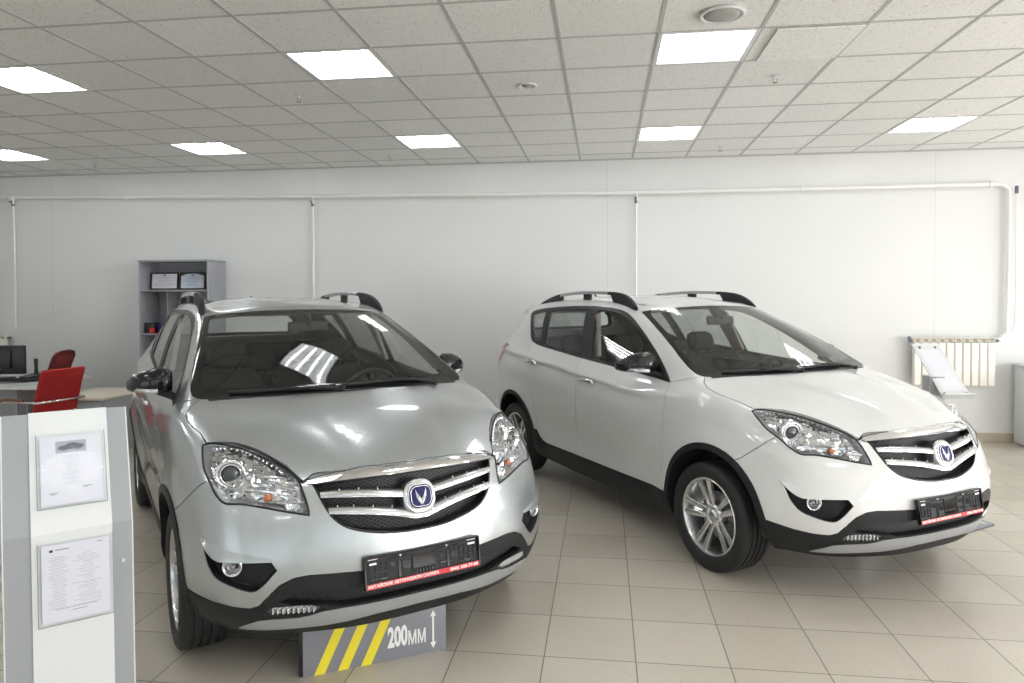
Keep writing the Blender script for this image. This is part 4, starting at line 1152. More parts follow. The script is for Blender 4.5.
    q = math_(nt, 'ADD', math_(nt, 'MULTIPLY', wn.outputs[0], .06), .94); c2 = nt.nodes.new('ShaderNodeCombineXYZ')
    for i in range(3): L.new(q, c2.inputs[i])
    L.new(c2.outputs[0], mv.inputs[2]); L.new(mv.outputs[0], b.inputs['Base Color']); b.inputs['Roughness'].default_value = .95
    bp = nt.nodes.new('ShaderNodeBump'); bp.inputs['Strength'].default_value = .4; bp.inputs['Distance'].default_value = .003; L.new(math_(nt, 'SUBTRACT', no.outputs[0], pit), bp.inputs['Height']); L.new(bp.outputs[0], b.inputs['Normal'])
    M['ceiling'] = m
    # ribbed white wall panels
    m, nt, b = node_mat('wall_panels'); L = nt.links
    g = nt.nodes.new('ShaderNodeNewGeometry'); s = nt.nodes.new('ShaderNodeSeparateXYZ'); L.new(g.outputs['Position'], s.inputs[0])
    rib = math_(nt, 'SINE', math_(nt, 'MULTIPLY', math_(nt, 'ADD', s.outputs[0], s.outputs[1]), 2*PI/.055))
    seam = math_(nt, 'LESS_THAN', math_(nt, 'FRACT', math_(nt, 'DIVIDE', math_(nt, 'ADD', s.outputs[0], 7.10+3.57*10), 3.57)), .0022)
    no = nt.nodes.new('ShaderNodeTexNoise'); no.inputs['Scale'].default_value = 1.3; no.inputs['Detail'].default_value = 2; L.new(g.outputs['Position'], no.inputs['Vector'])
    cr = nt.nodes.new('ShaderNodeValToRGB'); cr.color_ramp.elements[0].color = (.735, .745, .74, 1); cr.color_ramp.elements[1].color = (.78, .785, .775, 1); L.new(no.outputs[0], cr.inputs[0])
    sm_ = nt.nodes.new('ShaderNodeMixRGB'); sm_.inputs[2].default_value = (.66, .67, .67, 1); L.new(seam, sm_.inputs[0]); L.new(cr.outputs[0], sm_.inputs[1]); L.new(sm_.outputs[0], b.inputs['Base Color']); b.inputs['Roughness'].default_value = .38
    bp = nt.nodes.new('ShaderNodeBump'); bp.inputs['Strength'].default_value = .12; bp.inputs['Distance'].default_value = .002
    L.new(math_(nt, 'SUBTRACT', math_(nt, 'MULTIPLY', rib, .35), seam), bp.inputs['Height']); L.new(bp.outputs[0], b.inputs['Normal'])
    M['wall'] = m
    M['tbar'] = mat('ceiling_grid_metal', (.50, .50, .49), .8)
    M['skirt'] = mat('skirting_tile', (.50, .44, .34), .35, bump=(40, .2))
    M['pipe'] = mat('pipe_paint', (.86, .86, .84), .3, coat=.4)
    M['rad'] = mat('radiator_enamel', (.86, .84, .77), .35, coat=.3)
    M['brass'] = mat('dull_brass', (.42, .36, .25), .5, .3)
    M['grey_board'] = mat('grey_laminate', (.34, .345, .37), .5, bump=(200, .03))
    M['grey_lam'] = mat('pale_grey_laminate', (.31, .325, .34), .4)
    M['white_lam'] = mat('white_laminate', (.68, .70, .70), .3)
    M['cream'] = mat('cream_laminate', (.70, .64, .52), .4)
    M['paper'] = mat('paper', (.74, .74, .80), .7)
    M['paper2'] = mat('award_paper', (.62, .68, .78), .6)
    M['ink'] = mat('grey_ink', (.16, .16, .19), .7)
    M['ink2'] = mat('faint_ink', (.42, .43, .48), .7)
    M['acrylic'] = glass_mat('clear_acrylic', (.975, .98, .985), 1.16, .05)
    M['frame_black'] = mat('frame_black', (.03, .022, .025), .35)
    M['monitor'] = mat('monitor_black', (.018, .018, .02), .35)
    M['red_cloth'] = mat('red_cloth', (.42, .014, .012), .75, bump=(500, .3))
    M['red_mesh'] = mat('red_mesh', (.26, .035, .035), .8)
    M['red_dark'] = mat('dark_red_frame', (.13, .012, .014), .5)
    M['walnut'] = mat('brown_pad', (.15, .085, .05), .45)
    M['sign_grey'] = mat('sign_grey', (.225, .23, .255), .36)
    M['yellow'] = mat('sign_yellow', (.80, .68, .035), .5)
    M['grille_fab'] = mat('speaker_mesh', (.42, .41, .39), .8)
    M['plaster'] = mat('plaster', (.76, .75, .73), .9)
    M['win_frame'] = mat('window_frame_white', (.78, .78, .78), .4)
    M['win_glass'] = glass_mat('shop_window_glass', (.93, .95, .94), 1.5)
    # light fitting: white tray and glowing slotted tubes
    M['tube'] = mat('lamp_tube', (1, 1, 1), .5, emis=((.95, .985, 1), 23))
    M['tray'] = mat('lamp_tray', (.9, .9, .9), .4, emis=((.96, .99, 1), 2.2))
    M['tarmac'] = mat('outside_paving', (.35, .35, .34), .9)

def prism_obj(name, pts2, f, t0, t1, m, parent=None, kind=None, deg=40):
    bm = bmesh.new(); add_prism(bm, pts2, f, t0, t1); fix(bm); sharp(bm, deg); return obj(name, bm, m, parent, kind)

def build_room():
    S = 'structure'
    bm = bmesh.new(); add_box(bm, ((XL+XR)/2, (YB+WY)/2, -.05), (XR-XL+.4, WY-YB+.4, .1)); obj('floor', bm, M['floor'], kind=S)
    bm = bmesh.new(); add_box(bm, ((XL+XR)/2, WY+.06, CZ/2), (XR-XL+.4, .12, CZ+.1)); obj('wall_back', bm, M['wall'], kind=S)
    bm = bmesh.new(); add_box(bm, (XL-.06, (YB+WY)/2, CZ/2), (.12, WY-YB, CZ+.1)); obj('wall_left', bm, M['wall'], kind=S)
    # right wall and the street wall behind the viewpoint: piers around tall shop windows
    def windowed(name, along, fixed, lo, hi, openings, z0, z1, n0):
        bm = bmesh.new()
        def bx(a, b, za, zb):
            if b-a < .01 or zb-za < .01: return
            c = ((a+b)/2, fixed, (za+zb)/2) if along == 'x' else (fixed, (a+b)/2, (za+zb)/2)
            s = (b-a, .12, zb-za) if along == 'x' else (.12, b-a, zb-za)
            add_box(bm, c, s)
        bx(lo, hi, -.05, z0); bx(lo, hi, z1, CZ+.05); p = lo
        for a, b in openings: bx(p, a, z0, z1); p = b
        bx(p, hi, z0, z1); obj(name, bm, M['plaster'], kind=S)
        for k, (a, b) in enumerate(openings):
            w = bmesh.new(); n = max(2, round((b-a)/1.3)); zz = [(z0, z0+.06), (z1-.06, z1), (2.2, 2.25)]
            def B(q, a0, b0, za, zb, t):
                c = ((a0+b0)/2, fixed, (za+zb)/2) if along == 'x' else (fixed, (a0+b0)/2, (za+zb)/2)
                add_box(q, c, (b0-a0, t, zb-za) if along == 'x' else (t, b0-a0, zb-za), 0)
            for za, zb in zz: B(w, a, b, za, zb, .07)
            for i in range(n+1):
                x = a+(b-a-.06)*i/n; B(w, x, x+.06, z0, z1, .07)
            o = obj('window_%d' % (n0+k), w, M['win_frame'], kind=S)
            g = bmesh.new(); B(g, a+.03, b-.03, z0+.03, z1-.03, .008); obj('pane', g, M['win_glass'], o)
    windowed('wall_right', 'y', XR+.06, YB, WY, [(-4.4, -.2), (.6, 4.2), (4.9, 7.5)], .35, 2.85, 1)
    windowed('wall_front', 'x', YB-.06, XL, XR, [(-8.6, -5.0), (-4.0, -.4), (.6, 6.6)], .15, 2.85, 4)
    bm = bmesh.new(); add_box(bm, (0, 0, -.22), (60, 60, .1)); obj('ground', bm, M['tarmac'], kind=S)
    # ceiling slab above the tiles, with holes where the light fittings sit
    LI = [(1, 0), (5, 0), (-3, 0), (-7, 0), (-11, 0), (1, 4), (5, 4), (-3, 4), (-7, 4), (-11, 4)]
    LI += [(i, j) for j in (8, 12, 16) for i in (-11, -7, -3, 1, 5)]
    holes = set(LI)
    bm = bmesh.new()
    i0, i1 = int((XL-GX0)/.6)-1, int((XR-GX0)/.6)+1; j0, j1 = -2, int((GY0-YB)/.6)+1
    for i in range(i0, i1+1):
        for j in range(j0, j1+1):
            if (i, j) in holes: continue
            x0, x1 = GX0+.6*i, GX0+.6*(i+1); y1, y0 = GY0-.6*j, GY0-.6*(j+1)
            x0, x1 = max(x0, XL), min(x1, XR); y0, y1 = max(y0, YB), min(y1, WY)
            if x1-x0 < .01 or y1-y0 < .01: continue
            sx = 0
            bm.faces.new([bm.verts.new(p) for p in ((x0, y0, CZ), (x0, y1, CZ), (x1, y1, CZ), (x1, y0, CZ))])
    bmesh.ops.remove_doubles(bm, verts=bm.verts, dist=.001)
    obj('ceiling', bm, M['ceiling'], kind=S)
    bm = bmesh.new()
    for i in range(i0, i1+2):
        x = GX0+.6*i
        if XL < x < XR: add_box(bm, (x, (YB+WY)/2, CZ-.001), (.022, WY-YB, .004))
    for j in range(j0, j1+2):
        y = GY0-.6*j
        if YB < y < WY: add_box(bm, ((XL+XR)/2, y, CZ-.0008), (XR-XL, .022, .0036))
    add_box(bm, ((XL+XR)/2, WY-.01, CZ-.005), (XR-XL, .02, .02)); obj('trim_1', bm, M['tbar'], kind=S)
    bm = bmesh.new(); add_box(bm, ((XL+XR)/2, WY-.006, .05), (XR-XL, .012, .10), .003); obj('baseboard_back', bm, M['skirt'], kind=S)
    bm = bmesh.new(); add_box(bm, (XR-.006, (YB+WY)/2, .05), (.012, WY-YB, .10), .003); obj('baseboard_right', bm, M['skirt'], kind=S)
    bm = bmesh.new(); add_box(bm, (XL+.006, (YB+WY)/2, .05), (.012, WY-YB, .10), .003); obj('baseboard_left', bm, M['skirt'], kind=S)
    # light fittings
    where = {(1, 4): 'glowing square ceiling light beside the round grey speaker', (1, 0): 'small glowing ceiling light beyond the one beside the speaker, near the back wall',
             (5, 0): 'rightmost glowing ceiling light, near the back wall', (-3, 4): 'large glowing ceiling light above the silver car, nearer of its two',
             (-3, 0): 'glowing ceiling light between the two cars near the back wall', (-7, 0): 'glowing ceiling light above the grey bookcase',
             (-7, 4): 'glowing ceiling light cut by the left edge, the nearer and larger one', (-11, 0): 'glowing ceiling light at the far left near the back wall'}
    proto = None
    for i, j in LI:
        x = GX0+.6*i+.3; y = GY0-.6*j-.3
        if proto is None:
            t = empty('ceiling_light', (x, y, CZ)); proto = t
            bm = bmesh.new()
            for sx, sy, w, h in ((-.286, 0, .028, .6), (.286, 0, .028, .6), (0, -.286, .6, .028), (0, .286, .6, .028)): add_box(bm, (sx, sy, .002), (w, h, .014), .002)
            obj('light_frame', bm, M['white_lam'], t)
            bm = bmesh.new(); add_box(bm, (0, 0, .035), (.57, .57, .02)); obj('light_tray', bm, M['tray'], t)
            for k in range(4):
                bm = bmesh.new(); add_box(bm, (-.195+.13*k, 0, .018), (.030, .50, .014), .004); tb = obj('light_tube', bm, M['tube'], t)
                bm = bmesh.new(); x_ = -.195+.13*k; zz = [(x_+(.016 if q % 2 else -.016), -.25+.0139*q) for q in range(37)]
                add_loft(bm, [[(a_, b_-.003, .003), (a_, b_+.003, .003), (a_, b_+.003, .011), (a_, b_-.003, .011)] for a_, b_ in zz]); obj('louvre', fix(bm), M['tray'], tb)
        else:
            t = copy_tree(proto); t.location = (x, y, CZ)
        lab = where.get((i, j), 'glowing square ceiling light outside the picture, above the viewpoint')
        tag(t, lab, 'ceiling light', 'glowing ceiling lights')
    # loose tile beside a light
    bm = bmesh.new(); add_box(bm, (GX0+.6*2+.34, GY0-.6*4.5, CZ-.010), (.50, .560, .010), .002, Matrix.Rotation(.008, 3, 'Z'))
    tag(obj('ceiling_tile', bm, M['ceiling']), 'ceiling tile sitting crooked in the grid to the right of the light by the speaker', 'ceiling tile')
    # speaker, spotlight, sprinklers
    t = empty('ceiling_speaker', (.66, 4.09, CZ)); tag(t, 'round grey speaker in a white ring set in the ceiling', 'speaker')
    bm = bmesh.new(); add_lathe(bm, [(.118,-.002),(.128,-.010),(.120,-.018),(.104,-.014),(.100,-.004)], 48, 'Z'); shade(fix(bm)); obj('speaker_ring', bm, M['white_lam'], t)
    bm = bmesh.new(); add_lathe(bm, [(.001,-.020),(.06,-.019),(.098,-.014),(.103,-.004)], 48, 'Z'); shade(fix(bm)); obj('speaker_grille', bm, M['grille_fab'], t)
    t = empty('ceiling_spotlight', (-.569, 5.278, CZ)); tag(t, 'small round recessed spotlight in the ceiling above the gap between the cars', 'spotlight')
    bm = bmesh.new(); add_lathe(bm, [(.075,-.001),(.078,-.008),(.062,-.012),(.050,-.004),(.046,.002)], 36, 'Z'); shade(fix(bm)); obj('spotlight_ring', bm, M['white_lam'], t)
    bm = bmesh.new(); add_lathe(bm, [(.001,-.012),(.025,-.012),(.032,-.004),(.045,-.003)], 24, 'Z'); shade(fix(bm)); obj('spotlight_lamp', bm, M['brass'], t)
    sp = None
    for (x, y), lab in (((-2.373, 5.284), 'ceiling sprinkler just beyond the large light above the silver car'), ((-2.381, 7.678), 'ceiling sprinkler between two far lights, left of the middle, near the back wall'),
                      ((-5.918, 7.561), 'ceiling sprinkler left of the light above the bookcase'), ((1.233, 7.737), 'ceiling sprinkler right of the small far light above the white car'), ((1.227, 5.294), 'ceiling sprinkler just beyond the crooked ceiling tile')):
        if sp is None:
            t = sp = empty('sprinkler', (x, y, CZ))
            bm = bmesh.new(); add_lathe(bm, [(.001,-.004),(.030,-.004),(.036,-.001)], 24, 'Z'); add_cyl(bm, (0, 0, -.003), (0, 0, -.030), .008, .006, 10); shade(fix(bm)); obj('sprinkler_body', bm, M['white_lam'], t)
            bm = bmesh.new()
            for s in (1, -1): add_tube(bm, [(s*.008, 0, -.02), (s*.018, 0, -.035), (s*.004, 0, -.052)], .0025, 6)
            add_cyl(bm, (0, 0, -.052), (0, 0, -.056), .016, n=12); obj('deflector', fix(bm), M['brass'], t)
        else: t = copy_tree(sp); t.location = (x, y, CZ)
        tag(t, lab, 'sprinkler', 'ceiling sprinklers')

def pipes():
    y = WY-.06
    path = [(XL+.05, y, 2.955), (-7.83, y, 2.925), (-3.5, y, 2.845), (.37, y, 2.803), (3.0, y, 2.80), (4.22, y, 2.806), (4.29, y, 2.795), (4.33, y, 2.74), (4.335, y, 2.2), (4.325, y, 1.24), (4.31, y, 1.17), (4.26, y, 1.135), (4.225, y-.02, 1.12)]
    bm = bmesh.new(); add_tube(bm, path, .024, 10); fix(bm); shade(bm)
    t = tag(obj('heating_pipe', bm, M['pipe']), 'white heating pipe running along the top of the back wall and down to the radiator', 'pipe')
    for x, z in ((-7.6, 2.9), (-6.0, 2.892), (-3.84, 2.851), (-1.5, 2.823), (.15, 2.806), (2.2, 2.802), (4.15, 2.806)):
        bm = bmesh.new(); add_cyl(bm, (x-.02, y, z), (x+.02, y, z), .033, n=14); add_box(bm, (x, y+.025, z), (.02, .05, .02)); obj('pipe_clip', sharp(fix(bm)), M['pipe'], t)
    for x, z0, z1 in ((-7.585, 2.93, 1.22), (-3.52, 2.845, .25), (.372, 2.80, .25)):
        bm = bmesh.new(); add_tube(bm, [(x, y-.02, z0), (x+.012, y-.015, z0-.06), (x, y, z0-.15), (x, y, z1)], .012, 8)
        o = obj('pipe_drop', sharp(fix(bm), 60), M['pipe'], t)
        bm = bmesh.new(); add_cyl(bm, (x, y-.005, z0-.05), (x, y-.005, z0-.12), .019, n=12); add_box(bm, (x, y-.04, z0-.07), (.012, .05, .02), .003); obj('valve', sharp(fix(bm)), M['ink'], o)
    bm = bmesh.new(); add_tube(bm, smooth([(4.40, y-.01, 2.76), (4.405, y, 2.4), (4.41, y, 1.7), (4.405, y, 1.32), (4.36, y, 1.21), (4.25, y-.02, 1.165)], 4), .010, 8); fix(bm); shade(bm)
    o = obj('return_hose', bm, M['pipe'], t)
    bm = bmesh.new(); add_cyl(bm, (4.40, y-.01, 2.70), (4.40, y-.01, 2.78), .018, n=12); obj('valve', sharp(fix(bm)), M['ink'], o)

def radiator(x0, x1, z0, z1, n, lab):
    t = empty('radiator', ((x0+x1)/2, WY-.11, z0)); tag(t, lab, 'radiator', 'cream sectional radiators')
    p = (x1-x0)/n; h = z1-z0
    bm = bmesh.new(); rings = []
    # one section: rounded front blade with a hollow top vent
    for z, k in ((.012, .6), (.03, 1), (h-.07, 1), (h-.055, .96)):
        rings.append([(u*(p/2-.003), v, z) for u, v in ((-1, -.030*k), (-.8, -.042*k), (.8, -.042*k), (1, -.030*k), (1, .0), (.25, .01), (.25, .04), (-.25, .04), (-.25, .01), (-1, .0))])
    add_loft(bm, rings); add_box(bm, (0, .0, h-.03), (p-.012, .07, .012), .004); add_box(bm, (0, .0, h-.004), (p-.010, .075, .010), .004)
    for s in (-1, 1): add_box(bm, (s*(p/2-.012), 0, h-.03), (.008, .07, .05), .002)
    add_cyl(bm, (-p/2, 0, h-.035), (p/2, 0, h-.035), .018, n=12); add_cyl(bm, (-p/2, 0, .04), (p/2, 0, .04), .018, n=12)
    fix(bm); sharp(bm, 40); me = bpy.data.meshes.new('section'); bm.to_mesh(me); bm.free(); me.materials.append(M['rad'])
    for k in range(n):
        o = obj('radiator_section', me, [], t); o.location = (-(x1-x0)/2+p*(k+.5), 0, 0)
        if k % 2 == 0 and k > 0: pass
    bm = bmesh.new(); 
    for k in range(n): add_box(bm, (-(x1-x0)/2+p*(k+.5), -.034, h-.030), (p*.5, .008, .016), .003)
    obj('vent_slots', bm, M['brass'], t)
    bm = bmesh.new()
    for s in (1, -1): add_cyl(bm, (s*(x1-x0)/2, 0, h-.035), (s*((x1-x0)/2+.04), 0, h-.035), .014, n=12)
    add_box(bm, (-(x1-x0)/2-.03, 0, h-.01), (.03, .03, .045), .006); obj('radiator_valve', sharp(fix(bm)), M['ink'], t)

def bookcase():
    x0, x1, y0, y1, H = -5.60, -4.695, 7.857, 8.235, 2.07
    t = empty('bookcase', ((x0+x1)/2, (y0+y1)/2, 0)); tag(t, 'tall open grey bookcase against the back wall behind the silver car', 'bookcase')
    cx, cy = t.location.x, t.location.y; w, d = x1-x0, y1-y0
    for s, n in ((-1, 'side_panel'), (1, 'side_panel')): obj(n, box((s*(w/2-.009), 0, (H-.02)/2), (.018, d, H-.02), .001), M['grey_board'], t)
    obj('top_panel', box((0, -.003, H-.01), (w+.012, d+.01, .022), .001), M['grey_board'], t)
    obj('back_panel', box((0, d/2-.006, H/2), (w-.03, .008, H-.06), 0), M['grey_board'], t)
    for z in (1.71, 1.18, .78, .40, .06): obj('shelf', box((0, 0, z-.009), (w-.036, d-.02, .018), .001), M['grey_board'], t)
    obj('divider', box((-.17, .06, 1.445), (.016, d-.15, .50), .001), M['grey_board'], t)
    # things standing on the shelves
    def fr(name, x, y, z, w, h, lab, arch_=False, pap='paper'):
        o = empty(name, (x, y, z)); tag(o, lab, 'certificate'); o.rotation_euler = (-.10, 0, 0)
        bm = bmesh.new()
        for c, s in (((0, 0, .008), (w, .016, .016)), ((0, 0, h-.008), (w, .016, .016)), ((-w/2+.008, 0, h/2), (.016, .016, h)), ((w/2-.008, 0, h/2), (.016, .016, h))): add_box(bm, c, s, .003)
        add_box(bm, (0, .004, h/2), (w-.01, .006, h-.01)); obj('certificate_frame', sharp(bm), M['frame_black'], o)
        pts = [(-w/2+.018, .02), (w/2-.018, .02), (w/2-.018, h-.045 if arch_ else h-.018)]+([(w/4, h-.022), (0, h-.016), (-w/4, h-.022)] if arch_ else [])+[(-w/2+.018, h-.045 if arch_ else h-.018)]
        obj('certificate_sheet', (lambda b: fix(add_prism(b, pts, lambda u, v, t: (u, t, v), -.0035, -.001)))(bmesh.new()), M[pap], o)
        bm = bmesh.new(); r = random.Random(len(name)+int(w*1000))
        for k in range(7):
            lw = (w-.08)*r.uniform(.35, .95); add_box(bm, (0 if arch_ else r.uniform(-.01, .01), -.0042, h-.06-(h-.09)*k/7), (lw, .001, .003))
        add_box(bm, (0, -.0042, h-.036), (.03, .001, .02)); obj('certificate_print', bm, M['ink'], o)
    fr('framed_certificate', -5.375, 8.02, 1.712, .365, .215, 'black framed white certificate on the top bookcase shelf, left one')
    fr('framed_certificate', -5.005, 8.02, 1.712, .335, .215, 'black framed bluish certificate with arched top edge on the top bookcase shelf', True, 'paper2')
    bm = bmesh.new(); add_prism(bm, [(-.03, 0), (.03, 0), (.012, .14), (-.004, .14)], lambda u, v, t: (u, t, v), -.03, .03); fix(bm)
    o = tag(obj('desk_pennant', bm, M['cream']), 'small cream wedge-shaped ornament at the right end of the top bookcase shelf', 'ornament'); o.location = (-4.755, 8.0, 1.712)
    t2 = empty('stapler_box', (-5.51, 7.97, 1.181)); tag(t2, 'small black box with a red spot on the second bookcase shelf', 'box')
    obj('box_body', box((0, 0, .065), (.13, .12, .13), .008), M['monitor'], t2); obj('box_badge', box((.04, -.062, .06), (.02, .004, .02), .002), M['red'], t2)
    bm = bmesh.new(); add_lathe(bm, [(.001,0),(.035,.0),(.04,.01),(.04,.10),(.036,.105),(.034,.02),(.001,.018)], 24, 'Z'); sharp(fix(bm)); o = tag(obj('pen_cup', bm, M['blue']), 'dark blue cup beside the black box on the second bookcase shelf', 'cup'); o.location = (-5.39, 7.97, 1.181)
    o = tag(obj('red_figure', box((0, 0, .035), (.05, .05, .07), .012), M['red']), 'small red block in front of the blue cup on the bookcase', 'ornament'); o.location = (-5.45, 7.885, 1.181)

def desk_area():
    t = empty('desk', (-6.5, 6.65, 0)); tag(t, 'white office desk with grey modesty panel at the left edge, behind the red chair', 'desk')
    # top outline in room coordinates
    top = [(-7.9, 6.135), (-5.60, 6.135), (-5.50, 6.17), (-5.46, 6.26), (-5.50, 6.50), (-5.62, 6.85), (-5.76, 7.10), (-5.86, 7.16), (-7.9, 7.16)]
    prism_obj('desk_top', [(x+6.5, y-6.65) for x, y in smooth(top, 3, True, corners=(0, 8))], lambda u, v, z: (u, v, z), .725, .75, M['white_lam'], t)
    obj('modesty_panel', box((-.25, -.30, .46), (2.0, .02, .50), .002), M['grey_lam'], t)
    for x in (-1.3, .72): obj('desk_leg', box((x, 0, .36), (.03, .85, .725), .002), M['grey_lam'], t)
    # low cabinet
    c = empty('side_cabinet', (-5.22, 6.98, 0)); c.rotation_euler = (0, 0, .06)
    tag(c, 'low grey cabinet with cream top between the desk and the silver car', 'cabinet')
    obj('cabinet_top', box((-.12, -.16, .597), (.62, .80, .026), .003), M['cream'], c); obj('cabinet_body', box((-.10, -.16, .292), (.56, .74, .584), .003), M['grey_lam'], c)
    obj('cabinet_door', box((-.10, -.538, .30), (.52, .018, .52), .003), M['grey_lam'], c); obj('door_handle', box((.10, -.555, .50), (.10, .012, .010), .003), M['steel'], c)
    # monitor
    m = empty('computer_monitor', (-6.47, 6.75, .75)); m.rotation_euler = (0, 0, .18); tag(m, 'black computer monitor seen from behind on the white desk', 'monitor')
    obj('monitor_shell', box((-.02, 0, .205), (.62, .045, .31), .012), M['monitor'], m); obj('monitor_back', box((-.02, -.035, .205), (.36, .04, .20), .015), M['monitor'], m)
    obj('monitor_screen', box((-.02, .024, .205), (.58, .003, .28), 0), M['gloss_black'], m)
    bm = bmesh.new(); add_box(bm, (0, -.02, .09), (.06, .03, .18), .008); add_box(bm, (0, 0, .008), (.26, .19, .016), .006); obj('monitor_stand', sharp(bm), M['monitor'], m)
    k = empty('keyboard', (-6.06, 6.58, .75)); k.rotation_euler = (0, 0, .1); tag(k, 'black keyboard lying on the white desk in front of the phone', 'keyboard')
    obj('keyboard_base', box((0, 0, .010), (.44, .15, .018), .006), M['monitor'], k)
    bm = bmesh.new()
    for r in range(5):
        for q in range(15): add_box(bm, (-.20+.0285*q, -.055+.027*r, .022), (.022, .020, .007), .002)
    obj('keys', bm, M['plastic'], k)
    p = empty('desk_phone', (-6.16, 6.86, .75)); p.rotation_euler = (0, 0, -.3); tag(p, 'black desk phone with its handset standing upright on the desk', 'phone')
    bm = bmesh.new(); add_prism(bm, [(-.09, 0), (.09, 0), (.09, .05), (-.09, .02)], lambda u, v, t: (t, u, v), -.08, .08); obj('phone_base', sharp(fix(bm)), M['monitor'], p)
    bm = bmesh.new(); add_loft(bm, [[(.02+.028*k*math.cos(a)-.02*zz, .03+.018*k*math.sin(a), .02+zz) for a in [2*PI*i/12 for i in range(12)]] for zz, k in ((0, .8), (.02, 1), (.08, .85), (.14, .9), (.175, 1), (.19, .7))]); shade(fix(bm)); obj('handset', bm, M['monitor'], p)
    bm = bmesh.new(); add_tube(bm, smooth([(-5.86, 6.48, .757), (-6.00, 6.40, .756), (-6.2, 6.36, .757), (-6.33, 6.40, .756), (-6.45, 6.34, .757), (-6.6, 6.40, .757)], 4), .004, 6); shade(fix(bm)); tag(obj('cable', bm, M['plastic']), 'thin black cable curling along the front of the white desk top', 'cable')
    bm = bmesh.new(); add_box(bm, (0, 0, .015), (.16, .11, .03), .004); o = tag(obj('paper_tray', sharp(bm), M['grey_board']), 'small flat grey box on the desk under the monitor edge', 'box'); o.location = (-6.78, 6.52, .75)

def visitor_chair():
    t = empty('visitor_chair', (-5.36, 6.02, 0)); t.rotation_euler = (0, 0, math.radians(170)); tag(t, 'bright red cantilever office chair with bent chrome arms, in front of the desk', 'chair')
    # +x is the way the chair faces
    def pad(path, w, th, r=.02):
        bm = bmesh.new(); rings = []; n = len(path)
        for i, (x, z, k) in enumerate(path):
            a = path[max(0, i-1)]; b = path[min(n-1, i+1)]; d = Vector((b[0]-a[0], b[1]-a[1])).normalized(); nx, nz = -d.y, d.x
            rings.append([(x+nx*v*th/2*k, u*w/2*(.94+.06*k), z+nz*v*th/2*k) for u, v in ((-1, -.4), (-.96, -1), (.96, -1), (1, -.4), (1, .4), (.96, 1), (-.96, 1), (-1, .4))])
        add_loft(bm, rings); fix(bm); return sharp(bm, 45)
    obj('seat', pad([(-.22,.455,.6),(-.20,.45,1),(0,.445,1),(.20,.455,1),(.26,.45,.9),(.275,.435,.5)], .46, .055), M['red_cloth'], t)
    obj('backrest', pad([(-.215,.50,.6),(-.22,.53,1),(-.25,.66,1),(-.29,.80,1),(-.335,.93,1),(-.345,.955,.6)], .45, .035), M['red_cloth'], t)
    bm = bmesh.new(); add_tube(bm, smooth([(-.30,-.25,.66),(-.22,-.262,.665),(.06,-.262,.66),(.16,-.26,.62),(.19,-.255,.5),(.20,-.25,.05),(.17,-.25,.014),(-.2,-.25,.013),(-.26,-.22,.013),(-.26,.22,.013),(-.2,.25,.013),(.17,.25,.014),(.20,.25,.05),(.19,.255,.5),(.16,.26,.62),(.06,.262,.66),(-.22,.262,.665),(-.30,.25,.66)], 4), .011, 8)
    add_tube(bm, [(-.30,-.25,.66),(-.315,0,.66),(-.30,.25,.66)], .011, 8)
    for s in (1, -1): add_tube(bm, [(.19, s*.252, .44), (.0, s*.21, .415), (-.22, s*.20, .43), (-.235, s*.20, .55)], .010, 8)
    fix(bm); shade(bm); obj('chair_frame', bm, M['chrome'], t)
    for s in (1, -1):
        bm = bmesh.new(); add_tube(bm, smooth([(-.16, s*.262, .680), (0, s*.264, .684), (.10, s*.262, .676), (.175, s*.26, .625)], 4), [.014]+[.020]*11+[.014], 8); fix(bm); shade(bm); obj('armrest', bm, M['walnut'], t)

def office_chair():
    t = empty('office_chair', (-6.68, 7.50, 0)); t.rotation_euler = (0, 0, math.radians(192)); tag(t, 'dark red mesh-backed office chair behind the desk', 'chair')
    bm = bmesh.new(); path = [(-.20,.54,.20),(-.235,.66,.22),(-.27,.80,.215),(-.33,.965,.185)]
    L = [(x, w, z) for x, z, w in path]+[(x, -w, z) for x, z, w in path[::-1]]
    add_tube(bm, smooth(L+[L[0]], 3), .017, 8, cap=False); shade(fix(bm)); obj('back_frame', bm, M['red_dark'], t)
    bm = bmesh.new(); rings = [[(x-.006, s*w, z) for s in (-1, -.5, 0, .5, 1)]+[(x+.006, s*w, z) for s in (1, .5, 0, -.5, -1)] for x, z, w in path]; add_loft(bm, rings); fix(bm); shade(bm); obj('back_mesh', bm, M['red_mesh'], t)
    bm = bmesh.new(); add_box(bm, (.02, 0, .50), (.46, .46, .08), .035, seg=4); obj('seat', sharp(bm, 50), M['red_mesh'], t)
    bm = bmesh.new(); add_cyl(bm, (0, 0, .10), (0, 0, .46), .025, n=16); add_tube(bm, [(-.12, 0, .44), (-.26, 0, .48), (-.22, 0, .62)], .02, 8); obj('gas_column', sharp(fix(bm)), M['plastic'], t)
    for k in range(5):
        a = 2*PI*k/5; bm = bmesh.new(); add_tube(bm, [(0, 0, .11), (.3*math.cos(a), .3*math.sin(a), .075)], [.03, .016], 8); add_cyl(bm, (.3*math.cos(a)-.02*math.sin(a), .3*math.sin(a)+.02*math.cos(a), .03), (.3*math.cos(a)+.02*math.sin(a), .3*math.sin(a)-.02*math.cos(a), .03), .03, n=16)
        obj('chair_leg', sharp(fix(bm)), M['plastic'], t)

